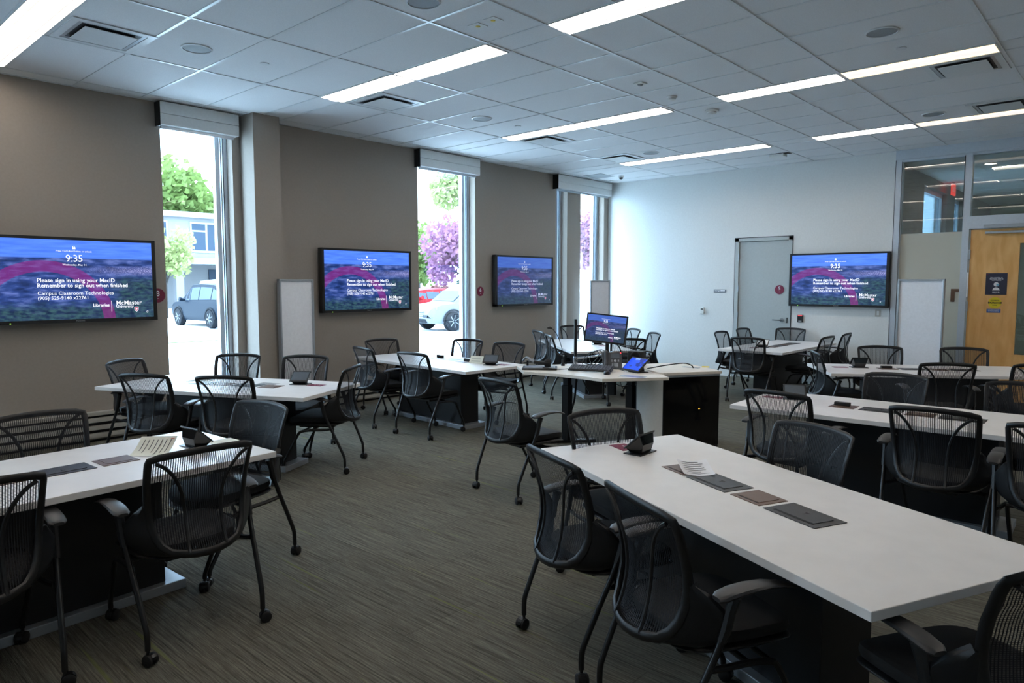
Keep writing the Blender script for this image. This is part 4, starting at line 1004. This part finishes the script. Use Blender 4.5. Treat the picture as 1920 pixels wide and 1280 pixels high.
MB().box(-.07, .07, .0, .14, 0, .02).build('foot', M_black, t, bevel=.003); MB().lathe([(.006, .010), (.006, .014)], 10, (.088, .192, 0)).move(ph).build('message_light', bpy.data.materials['red_led'], t)
# lit touch tablet
def tab_mat():
    m, nt, p = new_mat('lit_tablet_screen'); tc = nt.nodes.new('ShaderNodeTexCoord'); vo = nt.nodes.new('ShaderNodeTexVoronoi'); vo.inputs['Scale'].default_value = 16; vo.distance = 'CHEBYCHEV'
    cr = nt.nodes.new('ShaderNodeValToRGB'); cr.color_ramp.interpolation = 'CONSTANT'; cr.color_ramp.elements[0].color = srgb(10, 60, 210); cr.color_ramp.elements[1].position = .62; cr.color_ramp.elements[1].color = srgb(8, 30, 120); e = cr.color_ramp.elements.new(.82); e.color = srgb(120, 150, 230)
    sp = nt.nodes.new('ShaderNodeSeparateColor'); nt.links.new(tc.outputs['Object'], vo.inputs[0]); nt.links.new(vo.outputs['Color'], sp.inputs[0]); nt.links.new(sp.outputs[0], cr.inputs[0]); nt.links.new(cr.outputs[0], p.inputs['Emission Color'])
    p.inputs['Emission Strength'].default_value = .9; p.inputs['Base Color'].default_value = (.01, .01, .02, 1); p.inputs['Roughness'].default_value = .12; return m
t = dk('control_tablet', 'lit blue touch tablet on its stand at the right of the podium desk', 'tablet', -3.80, 5.96, -18)
tm = Matrix.Translation((0, -.03, .012)) @ Matrix.Rotation(R(40), 4, 'X') @ Matrix.Translation((0, .0, 0))
MB().box(-.13, .13, 0, .185, 0, .014).move(tm).build('bezel', M_dark, t, bevel=.003); MB().box(-.117, .117, .014, .172, .014, .0146).move(tm).build('display', tab_mat(), t)
MB().box(-.06, .09, -.01, .13, 0, .008).build('base', M_dark, t, bevel=.002); MB().add([(-.05, .0, .008), (.05, .0, .008), (.05, .11, .008), (-.05, .11, .008), (-.05, .09, .10), (.05, .09, .10)], [(0, 3, 2, 1), (0, 1, 5, 4), (2, 3, 4, 5), (1, 2, 5), (0, 4, 3)]).build('wedge', M_gloss, t)
# black speaker box
t = dk('speaker_box', 'small black box with an orange stripe behind the phone', 'speaker', -4.02, 6.38, 20)
MB().box(-.085, .085, -.07, .07, 0, .17).build('case', M_black, t, bevel=.012); MB().box(-.08, .08, -.0715, -.070, .050, .056).box(-.08, .08, -.0715, -.070, .012, .016).build('orange_stripe', mat('orange_trim', srgb(190, 70, 40), .4), t)
MB().lathe([(.055, 0), (.05, .004), (.02, -.006), (.001, -.006)], 24, (0, 0, 0), 'y').move(Matrix.Translation((0, -.07, .115)) @ Matrix.Rotation(PI, 4, 'Z')).build('grille', M_dark, t)
# document camera lying folded on a black base
t = dk('document_camera', 'folded document camera lying at the left end of the podium desk', 'document camera', -4.66, 5.56, 38)
MB().box(-.19, .17, -.12, .12, 0, .018).build('base', M_dark, t, bevel=.006); MB().box(-.165, .15, -.09, .09, .018, .024).build('work_plate', M_alu, t, bevel=.003)
MB().tube(smoothpath([(-.19, .08, .07), (-.15, .05, .115), (-.10, .02, .085), (-.06, .0, .075)], 3), [.016] * 4 + [.020] * 3 + [.022] * 3, 8, flat=.6).build('arm', mat('grey_plastic', srgb(120, 126, 134), .4), t, True)
MB().tube([(-.07, 0, .070), (.02, -.01, .062), (.05, -.012, .062)], [.020, .022, .024], 12).build('camera_barrel', M_dark, t, True)
MB().lathe([(.001, 0), (.036, 0), (.042, .02), (.042, .055), (.036, .065), (.001, .066)], 10, (0, 0, 0), 'x').move(Matrix.Translation((.04, -.012, .062))).build('camera_head', M_black, t)
MB().box(-.15, -.13, .06, .10, .018, .075).build('hinge', M_dark, t)
t = dk('cable_coil', 'coiled grey cable behind the keyboard', 'cable', -4.40, 6.02)
P = []
for i in range(60):
    a = i * .36; P.append((.085 * math.cos(a) + .002 * i, .05 * math.sin(a) + .001 * i, .085 + .075 * math.sin(a * .97 + .5) + .0004 * i))
MB().tube(P, .0045, 6).build('coil', mat('grey_cable', srgb(58, 66, 66), .5), t, True)
MB().tube(smoothpath([P[-1], (.26, .02, .02), (.40, .0, .01), (.52, -.08, .008)], 4), .004, 6).build('lead', bpy.data.materials['grey_cable'], t, True)
tag(MB().tube(smoothpath([(-4.55, 5.46, DZ + .03), (-4.44, 5.60, DZ + .010), (-4.38, 5.78, DZ + .02), (-4.50, 5.95, DZ + .06), (-4.42, 6.04, DZ + .03), (-4.28, 6.02, DZ + .03)], 5), .0045, 6).build('black_cable', M_black), 'black cable winding from the document camera past the pole', 'cable')
tag(MB().tube(smoothpath([(-3.72, 6.10, DZ + .03), (-3.60, 6.20, DZ + .06), (-3.50, 6.42, DZ + .075), (-3.46, 6.52, DZ + .05), (-3.45, 6.55, .78)], 5), .006, 6).build('tablet_cable', M_black), 'black cable arching from the tablet to the cabinet top', 'cable')
tag(MB().prism([(-3.50 + .09 * c, 6.60 + .025 * s) for c, s in ((-1, -1), (1, -1), (1, 1), (-1, 1))], .7755, .7795).build('cable_grommet', M_alu), 'slim grey cable port on the cabinet top', 'grommet')
sheet('sticky_note', 'yellow paper note on the cabinet top', (-3.40, 6.72, .7755), R(25), .075, .055, .010, M_yellow, 0)
sheet('desk_notice', 'laminated printed sheet near the front edge of the podium desk', (-3.62, 5.68, DZ), R(18), .26, .12, .001, M_tdim, 8)
sheet('desk_notice', 'white torn paper at the back left of the podium desk', (-4.62, 6.13, DZ), R(40), .22, .10, .001, M_textw, 0)

# ------------------------------------------------------------------ corridor behind the glazed partition
struct(MB().box(-2.95, 6, BY + .19, 24, -.12, 0).build('floor_corridor', M_carpet), 'corridor carpet', 'floor')
struct(MB().box(-2.98, 6, BY + .16, 24, 3.47, 3.6).build('ceiling_corridor', M_white), 'corridor ceiling', 'ceiling')
cw = MB(); cw.box(-3.15, -2.95, BY + .18, 13.55, 0, 3.47).box(-3.15, -2.95, 15.3, 16.0, 0, 3.47).box(-3.15, -2.95, 13.55, 15.3, 3.30, 3.47).box(-3.15, -2.95, 16.0, 16.8, 3.3, 3.47).box(-3.15, -2.95, 16.8, 24, 0, 3.47)
struct(cw.build('wall_corridor_left', M_taupe), 'taupe corridor wall', 'wall')
struct(MB().box(-2.95, 6, 20.0, 20.2, 0, 3.47).build('wall_corridor_end', mat('olive_wall', srgb(160, 160, 142), .7)), 'grey green wall at the end of the corridor', 'wall')
struct(MB().box(5.9, 6.1, BY, 20, 0, 3.47).build('wall_corridor_right', M_taupe), 'corridor side wall', 'wall')
for n, (a, b) in enumerate([(13.55, 15.3), (16.0, 16.8)], 8):
    o = struct(MB().box(-3.1, -3.02, a, a + .08, 0, 3.3).box(-3.1, -3.02, b - .08, b, 0, 3.3).box(-3.1, -3.02, a, b, 3.22, 3.3).build('window_%d' % n, M_frame), 'corridor window', 'window')
    MB().box(-3.07, -3.06, a + .08, b - .08, 0, 3.22).build('pane', glass_mat('corridor_glass', (.35, .42, .48, 1), .6) if n == 8 else bpy.data.materials['corridor_glass'], o)
t = thing('exit_sign', 'red exit sign seen through the glazed partition', 'sign', (-2.80, 15.0, 3.24))
MB().box(-.012, .012, -.15, .15, -.0, .20).build('box', emit('exit_red', (.9, .06, .04, 1), .7), t); MB().box(-.02, .02, -.02, .02, .20, .229).build('stem', M_alu, t)
tm_ = text_mesh('txt', 'EXIT', .13, M_textw, 'CENTER', .002); o = bpy.data.objects.new('lettering', tm_); COL.objects.link(o); o.parent = t; o.location = (.0135, 0, .10); o.rotation_euler = Matrix(((0, 0, 1), (1, 0, 0), (0, 1, 0))).to_euler()
t = thing('downlight', 'small round warm downlight in the corridor ceiling', 'ceiling light', (-1.95, 13.0, 3.468))
MB().lathe([(.075, 0), (.075, -.004)], 24).build('lens', emit('downlight_lens', (1, .85, .7, 1), 14), t)
MB().lathe([(.095, 0), (.095, -.003), (.078, -.006), (.078, 0)], 24).build('trim_ring', M_white, t)
for x, y, q in ((0.3, 15.5, 'left'), (2.6, 15.5, 'right'), (-1.4, 13.6, 'nearest the partition'), (1.5, 12.9, 'behind the maple door')):  # unseen lights added to brighten the corridor and the frosted pane
    o = copy_tree(proto); o.location = (x, y, 3.468); o['label'] = 'added unseen corridor light, %s one' % q; o['group'] = 'added corridor lights'
t = copy_tree(vp); t.location = (-1.6, 15.6, 3.468); t['label'] = 'square vent in the corridor ceiling seen through the partition'; t['group'] = 'corridor vents'

# ------------------------------------------------------------------ street outside
GZ = -.06
M_conc = mat('pale_concrete', srgb(206, 208, 208), .8, var=.06, vscale=1.5)
M_grass = mat('grass', srgb(84, 98, 58), .9, var=.2, vscale=6)
struct(MB().box(-120, WX - .26, -60, 120, GZ - .1, GZ).build('ground', M_conc), 'pale paved ground outside', 'ground')
tag(MB().box(-23.2, -20.6, -30, 13.5, GZ, GZ + .03).build('grass_strip', M_grass), 'grass strip before the parked cars', 'grass', kind='stuff')
M_bldg = mat('pale_brick', srgb(92, 92, 94), .8, var=.05, vscale=3)
M_bwhite = mat('pale_fascia', srgb(108, 110, 112), .7)
M_bglass = mat('dark_window', srgb(40, 50, 62), .5, spec=.1)
bl = thing('campus_building', 'pale two storey building behind the parked cars', 'building', (-47, 18, GZ))
MB().box(-8, 0, -14, 22, 3.3, 6.0).build('upper_floor', M_bldg, bl); MB().box(-8.3, .4, -14.3, 22.3, 6.0, 6.35).build('roof', M_bwhite, bl); MB().box(-8, -3.2, -14, 22, 0, 3.3).build('ground_floor', M_bldg, bl)
MB().box(-8.1, .15, -14.1, 22.1, 3.0, 3.4).build('fascia', M_bwhite, bl)
MB().box(-14, -6, -12, 1.5, 6.3, 8.2).add([(-14, -12, 8.2), (-6, -12, 8.2), (-6, 1.5, 8.2), (-14, 1.5, 8.2), (-14, -5, 9.6), (-6, -5, 9.6)], [(0, 1, 5, 4), (2, 3, 4, 5), (1, 2, 5), (0, 4, 3)]).build('gable_block', M_bldg, bl)
for i in range(9):
    y = -13 + i * 3.8
    wf = MB().box(0.0, .06, y, y + 2.4, 3.75, 5.75).build('window_frame', M_bwhite, bl)
    MB().box(.03, .08, y + .12, y + 1.0, 3.9, 5.1).box(.03, .08, y + .12, y + 1.0, 5.22, 5.62).box(.03, .08, y + 1.15, y + 2.28, 3.9, 5.62).build('pane', M_bglass, wf)
for i in range(8): MB().box(-.7, -.2, -13.4 + i * 4.9, -12.9 + i * 4.9, 0, 3.1).build('column', M_bldg, bl)
for i in range(6): MB().box(-3.2, -3.1, -12 + i * 5.6, -9.6 + i * 5.6, .6, 2.7).build('lower_window', M_bglass, bl)

def leaf_cloud(blobs, n, s, seed):
    rnd = random.Random(seed); mb = MB()
    for k in range(n):
        c, r_ = rnd.choice(blobs)
        while True:
            p = Vector((rnd.uniform(-1, 1), rnd.uniform(-1, 1), rnd.uniform(-1, 1)))
            if .25 < p.length <= 1: break
        p = Vector(c) + p * r_
        a = Vector((rnd.uniform(-1, 1), rnd.uniform(-1, 1), rnd.uniform(-1, 1))).normalized(); b = a.orthogonal().normalized()
        q = s * rnd.uniform(.6, 1.3)
        mb.add([p - a * q, p + b * q * .6, p + a * q, p - b * q * .6], [(0, 1, 2, 3)])
    return mb
def leafmat(name, c):
    m, nt, p = new_mat(name); p.inputs['Roughness'].default_value = .7; p.inputs['Specular IOR Level'].default_value = .2
    tc = nt.nodes.new('ShaderNodeTexCoord'); nz = nt.nodes.new('ShaderNodeTexNoise'); nz.inputs['Scale'].default_value = 1.1; cr = nt.nodes.new('ShaderNodeValToRGB')
    cr.color_ramp.elements[0].position = .35; cr.color_ramp.elements[1].position = .65; cr.color_ramp.elements[0].color = (c[0] * .7, c[1] * .7, c[2] * .7, 1); cr.color_ramp.elements[1].color = c
    nt.links.new(tc.outputs['Object'], nz.inputs[0]); nt.links.new(nz.outputs[0], cr.inputs[0]); nt.links.new(cr.outputs[0], p.inputs['Base Color'])
    tr = nt.nodes.new('ShaderNodeBsdfTranslucent'); nt.links.new(cr.outputs[0], tr.inputs[0]); mx = nt.nodes.new('ShaderNodeMixShader'); mx.inputs[0].default_value = .4
    nt.links.new(p.outputs[0], mx.inputs[1]); nt.links.new(tr.outputs[0], mx.inputs[2]); nt.links.new(mx.outputs[0], nt.nodes['Material Output'].inputs[0]); return m
M_green = leafmat('fresh_leaves', srgb(104, 122, 66)); M_purple = leafmat('plum_leaves', srgb(140, 96, 124)); M_pale = leafmat('pale_leaves', srgb(136, 144, 92)); M_dkg = leafmat('shrub_leaves', srgb(36, 60, 46)); M_red = leafmat('russet_leaves', srgb(104, 62, 60))
M_bark = mat('bark', srgb(44, 40, 38), .9, var=.2, vscale=20)
def tree(label, x, y, h_, r_, m, n=2600, s=.22, seed=1, trunk=.16):
    t = thing('tree', label, 'tree', (x, y, GZ)); rnd = random.Random(seed)
    blobs = [((rnd.uniform(-1, 1) * r_ * .6, rnd.uniform(-1, 1) * r_ * .6, h_ - r_ * rnd.uniform(.5, 1.5)), r_ * rnd.uniform(.35, .6)) for _ in range(12)]
    mb = MB().tube([(0, 0, 0), (.05, 0, h_ * .25), (0, .05, h_ * .5)], [trunk * 1.2, trunk, trunk * .7], 8)
    for c, q in blobs[:8]: mb.tube(smoothpath([(0, .03, h_ * .35), (c[0] * .5, c[1] * .5, (c[2] + h_ * .4) / 2), c], 2), [trunk * .5, trunk * .4, trunk * .3, trunk * .2, trunk * .1], 5)
    mb.build('trunk', M_bark, t, True); leaf_cloud(blobs, n, s, seed).build('crown', m, t, fix=False); return t
tree('big green tree behind the roof of the pale building', -62, 27.5, 12.2, 5.2, M_green, 6000, .38, 3, .3)
tree('young pale green tree before the pale building columns', -36.0, 14.2, 4.6, 1.4, M_pale, 1500, .14, 5, .07)
tree('plum leaved tree in the second window', -28.9, 27.8, 5.9, 2.3, M_purple, 4600, .15, 8, .14)
tree('plum leaved tree in the far corner window', -24.6, 34.6, 6.4, 2.2, M_purple, 3600, .15, 9, .14)
tree('pale green tree high behind the plum tree', -44.0, 44.5, 14.2, 4.4, M_pale, 6500, .24, 11, .22)
tree('fresh green tree behind the hedge in the second window', -34.5, 29.0, 6.0, 2.8, M_green, 3800, .20, 12, .16)
def shrub(label, x, y, h_, r_, m, seed, name='shrub', sx=1.0):
    t = thing(name, label, 'shrub', (x, y, GZ)); rnd = random.Random(seed)
    blobs = [((rnd.uniform(-1, 1) * r_ * sx, rnd.uniform(-1, 1) * r_, h_ * rnd.uniform(.35, .65)), h_ * .42) for _ in range(int(7 * sx))]
    MB().tube([(0, 0, 0), (0, 0, h_ * .5)], .06, 6).build('stem', M_bark, t); leaf_cloud(blobs, int(1600 * sx), .13, seed).build('foliage', m, t, fix=False)
shrub('rounded blue green shrub behind the silver car', -27.4, 26.9, 2.2, .3, M_dkg, 21)
shrub('dark green shrub left of the rounded one behind the cars', -31.2, 24.0, 2.2, .4, M_dkg, 22)
shrub('long low russet hedge behind the parked cars', -26.6, 24.2, 1.6, .3, M_red, 23, 'hedge', 3.0)

M_tyre = mat('tyre_rubber', srgb(22, 24, 28), .8, spec=.1); M_rim = mat('alloy_rim', srgb(96, 100, 106), .5, spec=.2); M_cglass = mat('car_glass', srgb(54, 62, 72), .4, spec=.1)
def car(label, x, y, rz, paint, H_=1.68, L_=4.7, W_=1.88, group='parked cars'):
    t = thing('car', label, 'car', (x, y, GZ), R(rz), group)           # local +x is the front
    pm = mat('car_paint_' + label.split()[0], paint, .5, spec=.08)
    h2 = W_ / 2; S = []                                                   # station: x, z bottom, z belt, z roof
    st = [(-L_ / 2, .45, .80, .82, .80), (-L_ / 2 + .12, .30, .98, 1.05, .90), (-L_ * .42, .28, 1.06, 1.45, .94), (-L_ * .30, .28, 1.05, H_ - .03, .97), (-L_ * .08, .26, 1.02, H_, .98), (L_ * .08, .26, 1.0, H_ - .03, .98), (L_ * .17, .26, 1.0, 1.42, .98), (L_ * .27, .26, 1.0, 1.06, .97), (L_ * .40, .28, .94, .97, .94), (L_ / 2 - .10, .30, .80, .82, .86), (L_ / 2, .42, .62, .64, .74)]
    rows = []
    for xx, zb, zm, zr, wf in st:
        w_ = h2 * wf; wr = w_ * (.80 if zr - zm > .2 else .9)
        rows.append([(xx, -w_ * .9, zb), (xx, -w_, zb + .18), (xx, -w_, zm - .12), (xx, -w_ * .96, zm), (xx, -wr, zr - .04), (xx, -wr * .6, zr), (xx, wr * .6, zr), (xx, wr, zr - .04), (xx, w_ * .96, zm), (xx, w_, zm - .12), (xx, w_, zb + .18), (xx, w_ * .9, zb)])
    mb = MB().grid(rows); mb.add(rows[0], [tuple(range(12))]); mb.add(rows[-1], [tuple(range(12))]); mb.grid([[r_[0] for r_ in rows], [r_[11] for r_ in rows]])
    bd = mb.build('body', pm, t, True)
    gl = MB()
    for sy in (-1, 1):
        for i, j in ((2, 3), (3, 4), (4, 5), (5, 6)):
            def q(k, f_):
                xx, zb, zm, zr, wf = st[k]; w_ = h2 * wf; wr = w_ * .80; a = Vector((xx, sy * w_ * .96, zm)); b = Vector((xx, sy * wr, zr - .04)); p = a.lerp(b, f_); p.y += sy * .012; return p
            a, b, c, d_ = q(i, .06), q(j, .06), q(j, .86), q(i, .86 if st[i][3] > 1.5 else .7)
            mx_ = (a + b + c + d_) / 4
            gl.add([mx_ + (v - mx_) * .93 for v in (a, b, c, d_)], [(0, 1, 2, 3)])
    for (k0, k1) in ((6, 7), (1, 2)):
        a, b = st[k0], st[k1]; w0, w1 = h2 * a[4] * .74, h2 * b[4] * .78
        dz = .02; gl.add([(a[0], -w0, a[3] + dz), (a[0], w0, a[3] + dz), (b[0], w1, b[3] + dz), (b[0], -w1, b[3] + dz)], [(0, 1, 2, 3)])
    gl.build('car_window', M_cglass, t, fix=False)
    for sx in (-1, 1):
        for sy in (-1, 1):
            c = (sx * L_ * .295, sy * (h2 - .10), .36)
            wh = MB().lathe([(.20, -.11), (.34, -.11), (.36, -.07), (.36, .07), (.34, .11), (.20, .11)], 24, c, 'y').build('wheel', M_tyre, t, True)
            rm = MB().lathe([(.05, sy * .06), (.05, sy * .10), (.001, sy * .105)], 12, c, 'y')
            for i in range(7):
                a = 2 * PI * i / 7; rm.tube([(c[0] + .04 * math.cos(a), c[1] + sy * .09, c[2] + .04 * math.sin(a)), (c[0] + .225 * math.cos(a), c[1] + sy * .09, c[2] + .225 * math.sin(a))], .028, 5)
            rm.tube([(c[0] + .225 * math.cos(2 * PI * i / 20), c[1] + sy * .09, c[2] + .225 * math.sin(2 * PI * i / 20)) for i in range(20)], .02, 5, closed=True)
            rm.build('rim', M_rim, wh)
            MB().tube([(c[0] + .41 * math.cos(a), sy * (h2 - .02), c[2] + .41 * math.sin(a)) for a in [PI * i / 10 for i in range(11)]], .035, 6).build('wheel_arch', M_tyre, bd)
    for sy in (-1, 1):
        MB().add([(L_ / 2 - .02, sy * .42, .70), (L_ / 2 - .30, sy * h2 * .93, .78), (L_ / 2 - .32, sy * h2 * .925, .90), (L_ / 2 - .06, sy * .42, .83)], [(0, 1, 2, 3)]).build('headlight', M_rim, bd, fix=False)
        MB().box(-L_ / 2 + .04, -L_ / 2 + .14, sy * h2 * .78 - .10, sy * h2 * .78 + .10, .82, 1.0).build('tail_light', mat('tail_red', srgb(190, 40, 50), .3) if 'tail_red' not in bpy.data.materials else bpy.data.materials['tail_red'], bd)
        MB().tube([(L_ * .17, sy * h2 * .96, 1.05), (L_ * .17, sy * (h2 + .17), 1.10)], [.05, .09], 8).build('side_mirror', pm, bd, True)
    gr = MB()
    for i in range(4): gr.box(L_ / 2 - .06, L_ / 2 + .012, -.42, .42, .50 + i * .065, .535 + i * .065)
    gr.build('grille', M_rim, bd); MB().box(L_ / 2 - .05, L_ / 2 + .005, -.6, .6, .32, .46).build('bumper', M_tyre, bd)
    return t
car('dark blue black parked car in the first window', -27.8, 12.9, 180, srgb(16, 24, 34), 1.72, 4.8)
car('white parked car behind the dark one in the first window', -33.2, 15.6, 180, srgb(110, 112, 116), 1.9, 4.9)
car('pale small car at the left edge of the first window', -36.4, 12.2, 200, srgb(96, 102, 108), 1.45, 4.3)
car('silver parked car in the second window', -19.05, 18.6, -99, srgb(92, 96, 102), 1.70, 4.7)
car('red parked car left behind the silver one', -24.3, 20.7, -95, srgb(110, 16, 22), 1.5, 4.5)
car('grey roofed car between the red and the silver one', -22.0, 23.2, -95, srgb(104, 108, 112), 1.32, 4.3)
# no entry sign and striped boards
t = thing('road_sign', 'red no entry sign on a post in the far corner window', 'sign', (-18.15, 24.3, GZ), R(-50))
MB().tube([(0, .03, 0), (0, .03, 3.0)], .03, 8).build('post', M_alu, t)
MB().box(-.36, .36, 0, .02, 2.28, 3.0).build('board', M_textw, t); MB().lathe([(.33, 0), (.33, .01)], 32, (0, 0, 0), 'y').move(Matrix.Translation((0, -.012, 2.64))).build('disc', mat('sign_red', srgb(110, 20, 34), .5), t)
MB().box(-.26, .26, -.016, -.011, 2.58, 2.70).build('bar', M_textw, t)
M_amber = mat('amber_stripe', srgb(120, 84, 8), .6)
for x, y, z0, z1, w_, lb in [(-18.05, 24.0, 1.25, 2.1, .35, 'yellow and black striped marker board below the no entry sign'), (-17.6, 24.1, .45, .95, .9, 'striped yellow barrier panel low beside the marker board')]:
    t = thing('marker_board', lb, 'sign', (x, y, GZ), R(-50), 'striped road boards'); MB().box(-w_ / 2, w_ / 2, 0, .03, z0, z1).build('board', M_textw, t)
    sb_ = MB(); k = 0
    while z0 + .05 + k * .22 < z1 - .12:
        zz = z0 + .05 + k * .22; sb_.add([(-w_ / 2, -.005, zz), (w_ / 2, -.005, zz + .1), (w_ / 2, -.005, zz + .19), (-w_ / 2, -.005, zz + .09)], [(0, 1, 2, 3)]); k += 1
    sb_.build('stripes', M_amber, t, fix=False); MB().tube([(0, .05, 0), (0, .05, z0 + .1)], .025, 6).build('post', M_alu, t)
